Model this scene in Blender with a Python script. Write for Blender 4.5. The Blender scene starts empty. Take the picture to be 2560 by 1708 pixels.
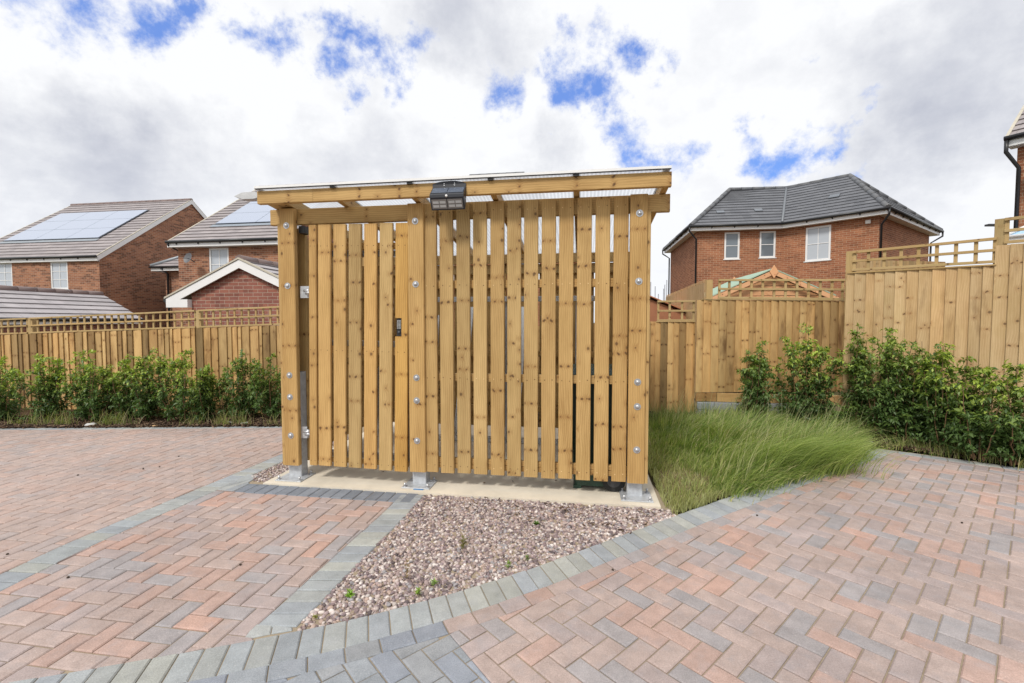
import bpy, math, random
import numpy as np
from mathutils import Vector, Matrix
R=math.radians
random.seed(7); rng=np.random.default_rng(7)
sc=bpy.context.scene; C=sc.collection
# ------------------------------------------------------------------ camera
cam_d=bpy.data.cameras.new('camera'); cam=bpy.data.objects.new('camera',cam_d); C.objects.link(cam)
cam.location=(0,0,1.5); cam.rotation_euler=(R(90-2.516),0,0)
cam_d.sensor_width=36; cam_d.lens=16.0; cam_d.clip_end=3000; cam_d.clip_start=.05
sc.camera=cam
sc.render.resolution_x=1024; sc.render.resolution_y=683
sc.view_settings.view_transform='Standard'; sc.view_settings.look='None'
sc.view_settings.exposure=0.12; sc.view_settings.gamma=1
# ------------------------------------------------------------------ node helper
class N:
    def __init__(s,tree): s.t=tree; s.n=tree.nodes; s.l=tree.links
    def __call__(s,typ,**k):
        n=s.n.new(typ)
        for a,v in k.items(): setattr(n,a,v)
        return n
    def set(s,n,i,v):
        if v is None: return
        if isinstance(v,bpy.types.NodeSocket): s.l.new(v,n.inputs[i])
        else:
            if isinstance(v,(tuple,list)) and len(v)==3 and n.inputs[i].type=='RGBA': v=(*v,1)
            n.inputs[i].default_value=v
    def math(s,op,a,b=None,c=None,clamp=False):
        n=s('ShaderNodeMath',operation=op,use_clamp=clamp); s.set(n,0,a); s.set(n,1,b)
        if c is not None: s.set(n,2,c)
        return n.outputs[0]
    def vmath(s,op,a,b=None,out=0):
        n=s('ShaderNodeVectorMath',operation=op); s.set(n,0,a)
        if b is not None:
            if op=='SCALE': s.set(n,3,b)
            else: s.set(n,1,b)
        return n.outputs[out]
    def mix(s,f,a,b,mode='MIX'):
        n=s('ShaderNodeMix',data_type='RGBA',blend_type=mode); n.clamp_factor=True
        s.set(n,0,f); s.set(n,6,a); s.set(n,7,b); return n.outputs[2]
    def rng(s,v,a,b,c=0.,d=1.,sm=False):
        n=s('ShaderNodeMapRange'); n.clamp=True
        if sm: n.interpolation_type='SMOOTHSTEP'
        s.set(n,0,v); s.set(n,1,a); s.set(n,2,b); s.set(n,3,c); s.set(n,4,d); return n.outputs[0]
    def noise(s,vec,scale,detail=3,rough=.5,out=0,dist=0.):
        n=s('ShaderNodeTexNoise'); s.set(n,'Vector',vec); s.set(n,'Scale',scale); s.set(n,'Detail',detail); s.set(n,'Roughness',rough); s.set(n,'Distortion',dist)
        return n.outputs[out]
    def comb(s,x,y,z=0.):
        n=s('ShaderNodeCombineXYZ'); s.set(n,0,x); s.set(n,1,y); s.set(n,2,z); return n.outputs[0]
    def sep(s,v):
        n=s('ShaderNodeSeparateXYZ'); s.set(n,0,v); return n.outputs
# ------------------------------------------------------------------ sky and sun
SUN_EL,SUN_AZ=48,-150      # azimuth from +Y clockwise: behind the camera and to the left
w=bpy.data.worlds.new('World'); sc.world=w; w.use_nodes=True
q=N(w.node_tree); q.n.clear()
out=q('ShaderNodeOutputWorld'); bg=q('ShaderNodeBackground')
sky=q('ShaderNodeTexSky',sky_type='NISHITA',sun_disc=False); sky.sun_elevation=R(SUN_EL); sky.sun_rotation=R(SUN_AZ)
sky.air_density=1.0; sky.dust_density=.6; sky.ozone_density=2.0
hs=q('ShaderNodeHueSaturation'); q.set(hs,'Saturation',1.05); q.set(hs,'Value',0.15); q.l.new(sky.outputs[0],hs.inputs['Color'])
D=q('ShaderNodeTexCoord').outputs['Generated']
dx,dy,dz=q.sep(D)
dn=q.vmath('SCALE',q.vmath('SUBTRACT',q.noise(D,5.5,7,.62,out=1),(.5,.5,.5)),.36)
DD=q.vmath('ADD',D,dn)
F,CX,CY,PT=1137.8,1280.,854.,math.atan(50/1137.8)
def dirn(x,y):
    a=(x-CX)/F; b=-(y-CY)/F
    v=Vector((a,math.cos(PT)+b*math.sin(PT),-math.sin(PT)+b*math.cos(PT))); v.normalize(); return tuple(v)
gaps=[(770,78,36,.6),(590,70,34,.5),(1340,190,30,.5),(1410,150,34,.6),(1660,392,40,.6),(190,-15,62,1),(270,20,56,1),(335,52,44,.9),(380,20,44,1),(60,-70,70,1),(310,100,22,.5),(540,48,36,.6),(640,85,48,.9),(700,95,42,.8),(850,70,40,.8),(880,110,48,.9),(925,150,44,.9),(985,110,46,.8),(1030,95,26,.5),
 (1235,235,46,.75),(1275,205,34,.6),(1180,270,26,.4),(1490,105,46,.8),(1560,125,52,1),(1630,135,44,.9),(1500,170,40,.8),(1420,225,48,.9),(1450,265,55,1),(1500,225,36,.8),(1490,315,50,1),(1540,360,52,.9),(1620,385,48,.75),(1700,400,44,.6),(1800,330,22,.35),(1880,368,44,.85),(1960,372,50,.95),(2040,368,44,.9),(2110,345,38,.85),(2000,100,20,.3),(1700,480,60,.35),(1900,470,50,.25),(60,240,60,.25)]
mx=None
for (x,y,r,s) in gaps:
    d=q.vmath('DISTANCE',DD,dirn(x,y),out=1)
    v=q.math('MULTIPLY',q.rng(d,r/F*2.0,0.,0.,1.),s)
    mx=v if mx is None else q.math('MAXIMUM',mx,v)
rag=q.noise(D,16,8,.68)
blue=q.rng(q.math('ADD',mx,q.math('MULTIPLY',q.math('SUBTRACT',rag,.5),1.0)),.22,.86,0.,.95,sm=True)
hz=q.math('MAXIMUM',dz,0.)
pz=q.math('ADD',hz,.22)
P2=q.comb(q.math('DIVIDE',dx,pz),q.math('DIVIDE',dy,pz),0.)
g1=q.noise(P2,1.15,7,.56,dist=.25); g2=q.noise(D,4.2,8,.6,dist=.2); g3=q.noise(P2,5.0,5,.6)
greys=[(420,440,230,.95),(880,430,220,.85),(120,410,200,.8),(1200,40,190,1.),(1060,120,110,.3),(2480,150,260,1.),(2350,330,240,.5),(1380,420,90,.5),(2060,190,170,.4),(60,70,60,.2),(1750,230,160,.25)]
gm=None
for (x,y,r,s) in greys:
    d=q.vmath('DISTANCE',DD,dirn(x,y),out=1)
    v=q.math('MULTIPLY',q.rng(d,r/F*1.15,0.,0.,1.,sm=True),s)
    gm=v if gm is None else q.math('ADD',gm,v)
gf=q.math('ADD',q.math('MULTIPLY',gm,.64),q.math('ADD',q.math('MULTIPLY',q.math('SUBTRACT',g1,.5),1.0),q.math('ADD',q.math('MULTIPLY',q.math('SUBTRACT',g2,.5),1.15),q.math('MULTIPLY',q.math('SUBTRACT',g3,.5),.45))))
gf=q.rng(gf,.07,.98,0.,1.)
cl=q.mix(gf,(.91,.92,.94),(.46,.485,.57))
cl=q.mix(q.rng(dz,.30,.0,0.,.55),cl,(.84,.87,.93))
col=q.mix(blue,cl,q.mix(.62,q.mix(1.,hs.outputs[0],(.72,1.02,1.42),'MULTIPLY'),(.135,.265,.74)))
below=q.rng(dz,-.03,0.,0.,1.)
col=q.mix(below,(.25,.24,.22),col)
q.l.new(col,bg.inputs[0]); bg.inputs[1].default_value=1.0; q.l.new(bg.outputs[0],out.inputs[0])
sun_d=bpy.data.lights.new('sun','SUN'); sun_d.energy=2.4; sun_d.angle=R(11); sun_d.color=(1,.95,.87)
sun=bpy.data.objects.new('sun',sun_d); C.objects.link(sun)
az=R(SUN_AZ); el=R(SUN_EL)
sv=Vector((math.sin(az)*math.cos(el),math.cos(az)*math.cos(el),math.sin(el)))
sun.rotation_euler=sv.to_track_quat('Z','Y').to_euler(); sun.location=sv*60
# ------------------------------------------------------------------ mesh builder
class MB:
    def __init__(s): s.v=[]; s.f=[]; s.uv=[]; s.c=[]; s.sm=[]; s.marks=[]
    def cut(s): s.marks.append(len(s.f))
    def face(s,pts,uv=None,c=(1,1,1),sm=False):
        b=len(s.v); s.v+= [tuple(p) for p in pts]; s.f.append(tuple(range(b,b+len(pts))))
        s.uv.append(uv if uv else [(p[0],p[2]) for p in pts]); s.c.append(c); s.sm.append(sm)
    def board(s,p,L,W,T,l,w,t,ch=.003,c=None,uvo=None,w2=None):
        """board from corner p; unit vectors L,W,T; sizes l,w,t; chamfered long edges; uv in metres"""
        p,L,W,T=Vector(p),Vector(L),Vector(W),Vector(T)
        c=c or tint(); ou,ov=uvo or (random.uniform(0,90),random.uniform(0,90))
        a=[(ch,0),(w-ch,0),(w,ch),(w,t-ch),(w-ch,t),(ch,t),(0,t-ch),(0,ch)] if ch else [(0,0),(w,0),(w,t),(0,t)]
        per=[0]
        for i in range(len(a)): j=(i+1)%len(a); per.append(per[-1]+math.hypot(a[j][0]-a[i][0],a[j][1]-a[i][1]))
        n=len(a); A=[p+W*x+T*y for x,y in a]; B=[x+L*l for x in A]
        flip = L.cross(W).dot(T)<0
        for i in range(n):
            j=(i+1)%n; q_=[A[i],B[i],B[j],A[j]]; u=[(ou+per[i],ov),(ou+per[i],ov+l),(ou+per[i+1],ov+l),(ou+per[i+1],ov)]
            if not flip: q_.reverse(); u.reverse()
            s.face(q_,u,c)
        for E,fl in ((A,flip),(B,not flip)):
            u=[(ou+x,ov+y) for x,y in a]
            E=list(E)
            if fl: E=E[::-1]; u=u[::-1]
            s.face(E[::-1],u[::-1],tuple(k*.8 for k in c))
    def box(s,x0,x1,y0,y1,z0,z1,c=(1,1,1),ch=0.,grain='z'):
        if grain=='z': s.board((x0,y0,z0),(0,0,1),(1,0,0),(0,1,0),z1-z0,x1-x0,y1-y0,ch,c)
        elif grain=='x': s.board((x0,y0,z0),(1,0,0),(0,0,1),(0,1,0),x1-x0,z1-z0,y1-y0,ch,c)
        else: s.board((x0,y0,z0),(0,1,0),(0,0,1),(1,0,0),y1-y0,z1-z0,x1-x0,ch,c)
    def tube(s,pts,r,n=10,c=(1,1,1),cap=True,r2=None):
        pts=[Vector(p) for p in pts]; rings=[]
        for i,p in enumerate(pts):
            d=(pts[min(i+1,len(pts)-1)]-pts[max(i-1,0)]).normalized()
            x=d.orthogonal().normalized() if i==0 else (X-d*X.dot(d)).normalized()
            X=x; y=d.cross(x); rr=r if r2 is None else r+(r2-r)*i/(len(pts)-1)
            rings.append([p+(x*math.cos(a)+y*math.sin(a))*rr for a in [2*math.pi*k/n for k in range(n)]])
        for i in range(len(rings)-1):
            for k in range(n):
                j=(k+1)%n; s.face([rings[i][k],rings[i][j],rings[i+1][j],rings[i+1][k]],[(k*.02,i),(k*.02+.02,i),(k*.02+.02,i+1),(k*.02,i+1)],c,True)
        if cap: s.face(rings[0][::-1],None,c); s.face(rings[-1],None,c)
    def prism(s,prof,axis0,axis1,ext,p0,l,c=(1,1,1)):
        """closed profile (a,b) in axis0/axis1, extruded along ext by l"""
        a0,a1,e,p0=Vector(axis0),Vector(axis1),Vector(ext),Vector(p0)
        A=[p0+a0*a+a1*b for a,b in prof]; B=[x+e*l for x in A]; n=len(A)
        fl=a0.cross(a1).dot(e)>0
        for i in range(n):
            j=(i+1)%n; f=[A[i],A[j],B[j],B[i]]
            if not fl: f.reverse()
            s.face(f,[(0,0),(.1,0),(.1,l),(0,l)],c)
        s.face(A[::-1] if fl else A,None,c); s.face(B if fl else B[::-1],None,c)
    def dome(s,p,d,r,h,c=(1,1,1),n=12):
        p,d=Vector(p),Vector(d).normalized(); x=d.orthogonal().normalized(); y=d.cross(x); rr=[]
        for k in range(4):
            a=k/3*math.pi/2; rr.append([p+d*h*math.sin(a)+(x*math.cos(t)+y*math.sin(t))*r*math.cos(a)*(1 if k<3 else .02) for t in [2*math.pi*i/n for i in range(n)]])
        for k in range(3):
            for i in range(n):
                j=(i+1)%n; s.face([rr[k][i],rr[k][j],rr[k+1][j],rr[k+1][i]],None,c,True)
        s.face([rr[0][i] for i in range(n)][::-1],None,c); s.face(rr[3],None,c,True)
    def each(s,name,mat,parent=None):
        objs=[]; ends=s.marks+([len(s.f)] if not s.marks or s.marks[-1]!=len(s.f) else []); a=0
        for e in ends:
            m=MB()
            for k in range(a,e): m.face([s.v[i] for i in s.f[k]],s.uv[k],s.c[k],s.sm[k])
            if m.f: objs.append(m.build(name,mat,parent))
            a=e
        return objs
    def build(s,name,mat,parent=None,merge=True):
        me=bpy.data.meshes.new(name); me.from_pydata(s.v,[],s.f)
        uv=me.uv_layers.new(name='UVMap'); uv.data.foreach_set('uv',[k for f in s.uv for p in f for k in p])
        ca=me.color_attributes.new('tint','FLOAT_COLOR','CORNER')
        ca.data.foreach_set('color',[k for f,c in zip(s.f,s.c) for _ in f for k in (c[0],c[1],c[2],1)])
        me.polygons.foreach_set('use_smooth',s.sm)
        me.materials.append(mat); me.update()
        if any(s.sm) and merge:
            import bmesh
            bm=bmesh.new(); bm.from_mesh(me); bmesh.ops.remove_doubles(bm,verts=bm.verts,dist=1e-5); bm.to_mesh(me); bm.free()
        o=bpy.data.objects.new(name,me); C.objects.link(o)
        if parent: o.parent=parent
        return o
def tint(a=.12,warm=.04):
    k=1+random.uniform(-a,a); h=random.uniform(-warm,warm); return (k*(1+h),k,k*(1-h*1.5))
def bulk(name,V,Fc,col,mat,parent=None,smooth=False):
    V=np.asarray(V,np.float32); Fc=np.asarray(Fc,np.int32); k=Fc.shape[1]
    me=bpy.data.meshes.new(name); me.vertices.add(len(V)); me.vertices.foreach_set('co',V.ravel())
    me.loops.add(Fc.size); me.loops.foreach_set('vertex_index',Fc.ravel())
    me.polygons.add(len(Fc)); me.polygons.foreach_set('loop_start',np.arange(0,Fc.size,k,dtype=np.int32))
    if smooth: me.polygons.foreach_set('use_smooth',np.ones(len(Fc),bool))
    me.update(calc_edges=True)
    ca=me.color_attributes.new('tint','FLOAT_COLOR','CORNER')
    cc=np.ones((len(Fc),k,4),np.float32); cc[:,:,:3]=np.asarray(col,np.float32)[:,None,:]; ca.data.foreach_set('color',cc.ravel())
    me.materials.append(mat); o=bpy.data.objects.new(name,me); C.objects.link(o)
    if parent: o.parent=parent
    return o
def tag(o,label=None,cat=None,group=None,kind=None):
    if label: o['label']=label
    if cat: o['category']=cat
    if group: o['group']=group
    if kind: o['kind']=kind
    return o
def empty(name,loc,rz=0,**k):
    o=bpy.data.objects.new(name,None); C.objects.link(o); o.location=loc; o.rotation_euler=(0,0,rz); o.empty_display_size=.2
    return tag(o,**k)
# ------------------------------------------------------------------ materials
def mat(name,base=(.5,.5,.5),rough=.6,metal=0.,spec=.5):
    m=bpy.data.materials.new(name); m.use_nodes=True; t=N(m.node_tree); b=t.n['Principled BSDF']
    t.set(b,'Base Color',base); t.set(b,'Roughness',rough); t.set(b,'Metallic',metal); t.set(b,'Specular IOR Level',spec)
    return m,t,b
def attr(t): n=t('ShaderNodeAttribute',attribute_name='tint'); return n.outputs['Color']
def bump(t,b,h,s=.3,d=.01):
    n=t('ShaderNodeBump'); t.set(n,'Height',h); n.inputs['Strength'].default_value=s; n.inputs['Distance'].default_value=d; t.l.new(n.outputs[0],b.inputs['Normal'])
def wood(name,light,dark,knot=(.10,.05,.02),kn=.55,ring=.55,green=.25,stain=0.):
    m,t,b=mat(name,rough=.62,spec=.3)
    uv=t('ShaderNodeUVMap').outputs[0]; x,y,_=t.sep(uv)
    wob=t.math('MULTIPLY',t.math('SUBTRACT',t.noise(t.comb(t.math('MULTIPLY',x,1.2),y),1.1,3),.5),.10)
    xw=t.math('ADD',x,wob)
    kv=t.comb(t.math('MULTIPLY',x,11.),t.math('MULTIPLY',y,3.6))
    vo=t('ShaderNodeTexVoronoi',voronoi_dimensions='2D'); t.set(vo,'Vector',kv); t.set(vo,'Scale',1.); vo.inputs['Randomness'].default_value=.95
    dlt=t.sep(t.vmath('SUBTRACT',kv,vo.outputs['Position'])); kx=t.math('DIVIDE',dlt[0],11.); ky=t.math('DIVIDE',dlt[1],3.6*1.25)
    dist=t.math('SQRT',t.math('ADD',t.math('MULTIPLY',kx,kx),t.math('MULTIPLY',ky,ky))); cr=t.sep(vo.outputs['Color'])
    on=t.math('GREATER_THAN',cr[0],1-kn*.45); sz=t.math('MULTIPLY_ADD',cr[1],.008,.0045)
    dd=t.math('ADD',dist,t.math('MULTIPLY',t.math('SUBTRACT',t.noise(uv,90,2),.5),.007))
    km=t.math('MULTIPLY',on,t.rng(t.math('DIVIDE',dd,sz),1.3,.6,0,1))
    halo=t.math('MULTIPLY',on,t.rng(dist,.045,.006,0,1,sm=True))
    wn=t('ShaderNodeTexWhiteNoise',noise_dimensions='2D'); yq=t.math('MULTIPLY',y,2.6); cell=t.math('FLOOR',yq); bid=t.math('FLOOR',t.math('MULTIPLY',x,2.))
    t.set(wn,0,t.comb(cell,bid)); wr=t.sep(wn.outputs[1])
    wy=t.math('DIVIDE',t.math('SUBTRACT',yq,t.math('ADD',cell,t.math('MULTIPLY_ADD',wr[0],.7,.15))),2.6)
    wy=t.math('ADD',wy,t.math('MULTIPLY',t.math('SUBTRACT',t.noise(t.comb(t.math('MULTIPLY',x,28.),cell),1.,1),.5),.045))
    wx=t.math('SUBTRACT',t.math('MODULO',t.math('ADD',x,t.math('MULTIPLY',wr[1],.06)),.062),.031)
    wd=t.math('SQRT',t.math('ADD',t.math('MULTIPLY',wx,wx),t.math('MULTIPLY',t.math('MULTIPLY',wy,wy),1.4))); wd=t.math('ADD',wd,t.math('MULTIPLY',t.math('SUBTRACT',t.noise(uv,110,2),.5),.006))
    won=t.math('GREATER_THAN',wr[2],.40); wsz=t.math('MULTIPLY_ADD',t.math('FRACT',t.math('MULTIPLY',wr[2],17.)),.0095,.0040)
    km=t.math('MAXIMUM',t.math('MULTIPLY',km,.9),t.math('MULTIPLY',won,t.rng(t.math('DIVIDE',wd,wsz),1.35,.6,0,1)))
    wband=t.math('MULTIPLY',won,t.rng(t.math('ABSOLUTE',wy),.040,.0,0,1,sm=True))
    halo=t.math('MAXIMUM',t.math('MULTIPLY',halo,.6),t.math('MULTIPLY',won,t.rng(wd,.034,.004,0,1,sm=True)))
    halo=t.math('MAXIMUM',halo,t.math('MULTIPLY',wband,.55))
    ringx=t.math('ADD',t.math('MULTIPLY',xw,330.),t.math('ADD',t.math('MULTIPLY',halo,9.),t.math('MULTIPLY',t.noise(t.comb(t.math('MULTIPLY',x,7.),t.math('MULTIPLY',y,1.6)),1.,2),11.)))
    rg=t.math('MULTIPLY_ADD',t.math('SINE',ringx),.5,.5)
    fine=t.noise(t.comb(t.math('MULTIPLY',xw,260.),t.math('MULTIPLY',y,6.)),1.,4,.6)
    big=t.noise(t.comb(t.math('MULTIPLY',x,9.),t.math('MULTIPLY',y,1.3)),1.,4,.6)
    f=t.math('ADD',t.math('MULTIPLY',rg,.30*ring),t.math('ADD',t.math('MULTIPLY',t.math('SUBTRACT',fine,.5),.9),t.math('MULTIPLY',t.math('SUBTRACT',big,.40),1.45)),clamp=True)
    col=t.mix(f,light,dark)
    col=t.mix(t.math('MULTIPLY',t.rng(t.noise(uv,2.2,3),.45,.7),green),col,(dark[0]*.95,dark[1]*1.12,dark[2]*.8))
    col=t.mix(t.math('MULTIPLY',halo,.60),col,(dark[0]*.95,dark[1]*.82,dark[2]*.72))
    col=t.mix(t.math('MULTIPLY',km,.86),col,knot)
    if stain:
        col=t.mix(t.math('MULTIPLY',t.rng(t.noise(t.comb(t.math('MULTIPLY',x,6.),t.math('MULTIPLY',y,1.2)),1.,5,.6),.55,.72),stain),col,(dark[0]*.45,dark[1]*.38,dark[2]*.35))
    col=t.mix(1.,col,attr(t),'MULTIPLY')
    t.l.new(col,b.inputs['Base Color'])
    bump(t,b,t.math('ADD',fine,t.math('MULTIPLY',km,.6)),.35,.004)
    return m
W_SHED=wood('treated_pine',(.560,.368,.150),(.275,.148,.045),(.095,.05,.022),kn=.62,green=.12,ring=.95)
W_FENCE=wood('fence_timber',(.61,.395,.17),(.27,.135,.045),kn=.4,stain=.8,ring=.5,green=.08)
W_PALE=wood('pale_fence_timber',(.62,.44,.235),(.38,.225,.09),(.12,.07,.035),kn=.6,stain=.55,ring=.8)
W_TREL=wood('trellis_timber',(.47,.335,.16),(.31,.205,.085),kn=.15)
W_HUT=wood('summerhouse_timber',(.62,.34,.17),(.50,.24,.11),kn=.3,ring=.3,green=0)
W_REDHUT=wood('brown_shed_timber',(.38,.17,.09),(.27,.11,.06),kn=.2,green=0)
def simple(name,base,rough=.5,metal=0.,nz=.12,ns=6.,spec=.5,bmp=0.,t_attr=True):
    m,t,b=mat(name,rough=rough,metal=metal,spec=spec)
    P=t('ShaderNodeTexCoord').outputs['Object']
    n=t.noise(P,ns,5,.6); f=t.rng(n,.25,.75,1-nz,1+nz)
    col=t.mix(1.,base,t.comb(f,f,f),'MULTIPLY')
    if t_attr: col=t.mix(1.,col,attr(t),'MULTIPLY')
    t.l.new(col,b.inputs['Base Color'])
    if bmp: bump(t,b,t.noise(P,ns*12,3),bmp,.004)
    return m
GALV=simple('galvanised_steel',(.50,.52,.545),.42,.35,.22,26)
BOLT=simple('bolt_steel',(.50,.51,.53),.3,.55,.1,30)
WHITE=simple('white_upvc',(.80,.80,.80),.35,0,.04,3)
WHITERACK=simple('white_metal_channel',(.72,.76,.80),.3,.3,.06,3)
BLACKP=simple('black_plastic',(.022,.023,.026),.38,0,.1,5)
LAMPBODY=simple('dark_lamp_plastic',(.018,.02,.028),.4,0,.1,5)
GREENP=simple('dark_green_plastic',(.018,.055,.035),.45,0,.1,5)
RUBBER=simple('black_rubber',(.02,.02,.02),.8,0,.1,5)
SILVER=simple('keypad_silver',(.6,.6,.6),.3,.7,.05,5)
CONC=simple('concrete',(.64,.58,.48),.85,0,.17,2.6,.3,.25)
BLOCKW=simple('grey_block',(.30,.32,.34),.85,0,.2,9,.3,.3)
LEADM=simple('lead_flashing',(.28,.31,.34),.5,.3,.1,5)
LEADD=simple('dark_lead',(.19,.205,.225),.5,.2,.1,5)
VERGE=simple('verge_mortar',(.50,.46,.38),.8,0,.1,9)
BLUET=simple('blue_tape',(.05,.20,.45),.5)
STONE=simple('stone',(.55,.52,.48),.8,0,.2,12,.3,.2)
PAPER=simple('paper_scrap',(.75,.76,.78),.7)
STEMM=simple('stem_bark',(.17,.10,.05),.8)
LPOST=simple('lamp_post_grey',(.45,.47,.48),.4,.4)
FELT=simple('green_felt',(.33,.45,.35),.9,0,.1,9)
def glassy(name,base,rough=.05,spec=.9):
    m,t,b=mat(name,base,rough,0,spec); return m
PANE=glassy('window_glass',(.16,.19,.22)); BLIND=glassy('blind_behind_glass',(.46,.50,.55),.12)
SOLAR,t,b=mat('solar_glass',(.55,.61,.74),.10,.85,.9)
LENS,t,b=mat('lamp_lens',(.20,.18,.17),.15,0,.6)
CONSV=glassy('pale_blue_roof_sheet',(.35,.55,.75),.25)
# polycarbonate
POLY=bpy.data.materials.new('polycarbonate_sheet'); POLY.use_nodes=True; t=N(POLY.node_tree); t.n.clear()
o_=t('ShaderNodeOutputMaterial'); P=t('ShaderNodeTexCoord').outputs['Object']; px=t.sep(P)[0]
rib=t.rng(t.math('SINE',t.math('MULTIPLY',px,2*math.pi/.032)),-.2,.5,.80,1.)
tr=t('ShaderNodeBsdfTranslucent'); t.set(tr,0,t.mix(1.,(.93,.95,.98),t.comb(rib,rib,rib),'MULTIPLY')); tp=t('ShaderNodeBsdfTransparent'); t.set(tp,0,(.93,.95,.98))
gl=t('ShaderNodeBsdfPrincipled'); t.set(gl,'Base Color',(.80,.82,.84)); t.set(gl,'Roughness',.15)
m1=t('ShaderNodeMixShader'); m1.inputs[0].default_value=.45; t.l.new(tr.outputs[0],m1.inputs[1]); t.l.new(tp.outputs[0],m1.inputs[2])
m2=t('ShaderNodeMixShader'); m2.inputs[0].default_value=.16; t.l.new(m1.outputs[0],m2.inputs[1]); t.l.new(gl.outputs[0],m2.inputs[2]); t.l.new(m2.outputs[0],o_.inputs[0])
def brick(name,c1,c2,mort,row=.075,bw=.225,rough=.85,dark=.35,ms=.010):
    m,t,b=mat(name,rough=rough,spec=.2); uv=t('ShaderNodeUVMap').outputs[0]
    n=t('ShaderNodeTexBrick'); t.set(n,'Vector',uv); t.set(n,'Color1',c1); t.set(n,'Color2',c2); t.set(n,'Mortar',mort)
    n.inputs['Scale'].default_value=1; n.inputs['Mortar Size'].default_value=ms/2; n.inputs['Brick Width'].default_value=bw; n.inputs['Row Height'].default_value=row; n.inputs['Mortar Smooth'].default_value=.2; n.inputs['Bias'].default_value=0
    x,y,_=t.sep(uv)
    # some bricks burnt darker: cell noise on brick ids
    wn=t('ShaderNodeTexWhiteNoise',noise_dimensions='2D')
    row_i=t.math('FLOOR',t.math('DIVIDE',y,row)); sh=t.math('MULTIPLY',t.math('MODULO',row_i,2.),.5)
    col_i=t.math('FLOOR',t.math('ADD',t.math('DIVIDE',x,bw),sh)); t.set(wn,0,t.comb(col_i,row_i))
    dk=t.math('MULTIPLY',t.math('GREATER_THAN',wn.outputs[0],.78),dark)
    nf=n.outputs['Fac']; dk=t.math('MULTIPLY',dk,t.math('SUBTRACT',1.,nf))
    col=t.mix(dk,n.outputs['Color'],(c2[0]*.35,c2[1]*.35,c2[2]*.4))
    f=t.rng(t.noise(uv,1.3,5,.6),.3,.7,.86,1.12); col=t.mix(1.,col,t.comb(f,f,f),'MULTIPLY')
    f=t.rng(t.noise(uv,40,3,.6),.3,.7,.88,1.1); col=t.mix(1.,col,t.comb(f,f,f),'MULTIPLY')
    t.l.new(col,b.inputs['Base Color']); bump(t,b,t.math('SUBTRACT',1.,nf),.5,.006)
    return m
BR_A=brick('multi_brick_brown',(.40,.185,.105),(.27,.12,.075),(.42,.34,.26),dark=.6)
BR_G=brick('garage_brick',(.33,.135,.095),(.25,.10,.08),(.42,.34,.27),dark=.35)
BR_C=brick('orange_brick',(.40,.17,.088),(.30,.118,.064),(.50,.38,.26),dark=.35)
def tiles(name,c1,c2,row=.30,bw=.33):
    m,t,b=mat(name,rough=.55,spec=.35); uv=t('ShaderNodeUVMap').outputs[0]
    n=t('ShaderNodeTexBrick'); t.set(n,'Vector',uv); t.set(n,'Color1',c1); t.set(n,'Color2',c2); t.set(n,'Mortar',(c1[0]*.55,c1[1]*.55,c1[2]*.55))
    n.inputs['Scale'].default_value=1; n.inputs['Mortar Size'].default_value=.004; n.inputs['Brick Width'].default_value=bw; n.inputs['Row Height'].default_value=row; n.inputs['Mortar Smooth'].default_value=.3
    f=t.rng(t.noise(uv,2.,5,.6),.3,.7,.85,1.15); col=t.mix(1.,n.outputs['Color'],t.comb(f,f,f),'MULTIPLY')
    col=t.mix(1.,col,attr(t),'MULTIPLY')
    t.l.new(col,b.inputs['Base Color']); bump(t,b,t.noise(uv,30,3),.2,.004)
    return m
TL_A=tiles('brown_grey_tiles',(.33,.295,.295),(.28,.25,.255)); TL_C=tiles('slate_grey_tiles',(.145,.15,.165),(.115,.12,.135))
TL_G=tiles('garage_tiles',(.43,.40,.41),(.38,.355,.365)); RIDGE=simple('ridge_tile',(.20,.145,.135),.6,0,.12,5); RIDGEC=simple('slate_ridge_tile',(.13,.135,.145),.6,0,.12,5)
# ------------------------------------------------------------------ ground
def sheet(name,poly,z,m,c=(1,1,1)):
    b=MB(); b.face([(x,y,z) for x,y in poly],[(x,y) for x,y in poly],c); return b.build(name,m)
GROUND,t,b=mat('rough_ground',rough=.95,spec=.1); P=t('ShaderNodeTexCoord').outputs['Object']
t.l.new(t.mix(t.rng(t.noise(P,.35,6,.65),.35,.65),(.10,.095,.045),(.16,.13,.085)),b.inputs['Base Color'])
tag(sheet('ground',[(-600,-600),(600,-600),(600,600),(-600,600)],-.075,GROUND),kind='structure')
SOIL,t,b=mat('bark_soil',rough=.95,spec=.1); P=t('ShaderNodeTexCoord').outputs['Object']
t.l.new(t.mix(t.rng(t.noise(P,28,5,.7),.35,.65),(.035,.022,.014),(.12,.075,.045)),b.inputs['Base Color']); bump(t,b,t.noise(P,60,4,.7),.9,.02)
SAND,t,b=mat('jointing_sand',rough=.95,spec=.1); P=t('ShaderNodeTexCoord').outputs['Object']
t.l.new(t.mix(t.noise(P,50,3),(.25,.205,.15),(.40,.33,.24)),b.inputs['Base Color'])
PAVER,t,b=mat('paver_concrete',rough=.85,spec=.25); P=t('ShaderNodeTexCoord').outputs['Object']
f=t.rng(t.noise(P,11,5,.65),.25,.75,.83,1.17); col=t.mix(1.,attr(t),t.comb(f,f,f),'MULTIPLY')
f=t.rng(t.noise(P,170,2,.6),.3,.7,.84,1.15); col=t.mix(1.,col,t.comb(f,f,f),'MULTIPLY')
f=t.rng(t.noise(P,.9,6,.62),.3,.7,.86,1.12); col=t.mix(1.,col,t.comb(f,f,f),'MULTIPLY')
col=t.mix(t.rng(t.noise(P,260,1),.70,.76,0,.5),col,(.75,.72,.68))
col=t.mix(t.rng(t.noise(P,9,4,.6),.50,.72,0,.55),col,t.mix(.5,col,(.29,.30,.33)))
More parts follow.
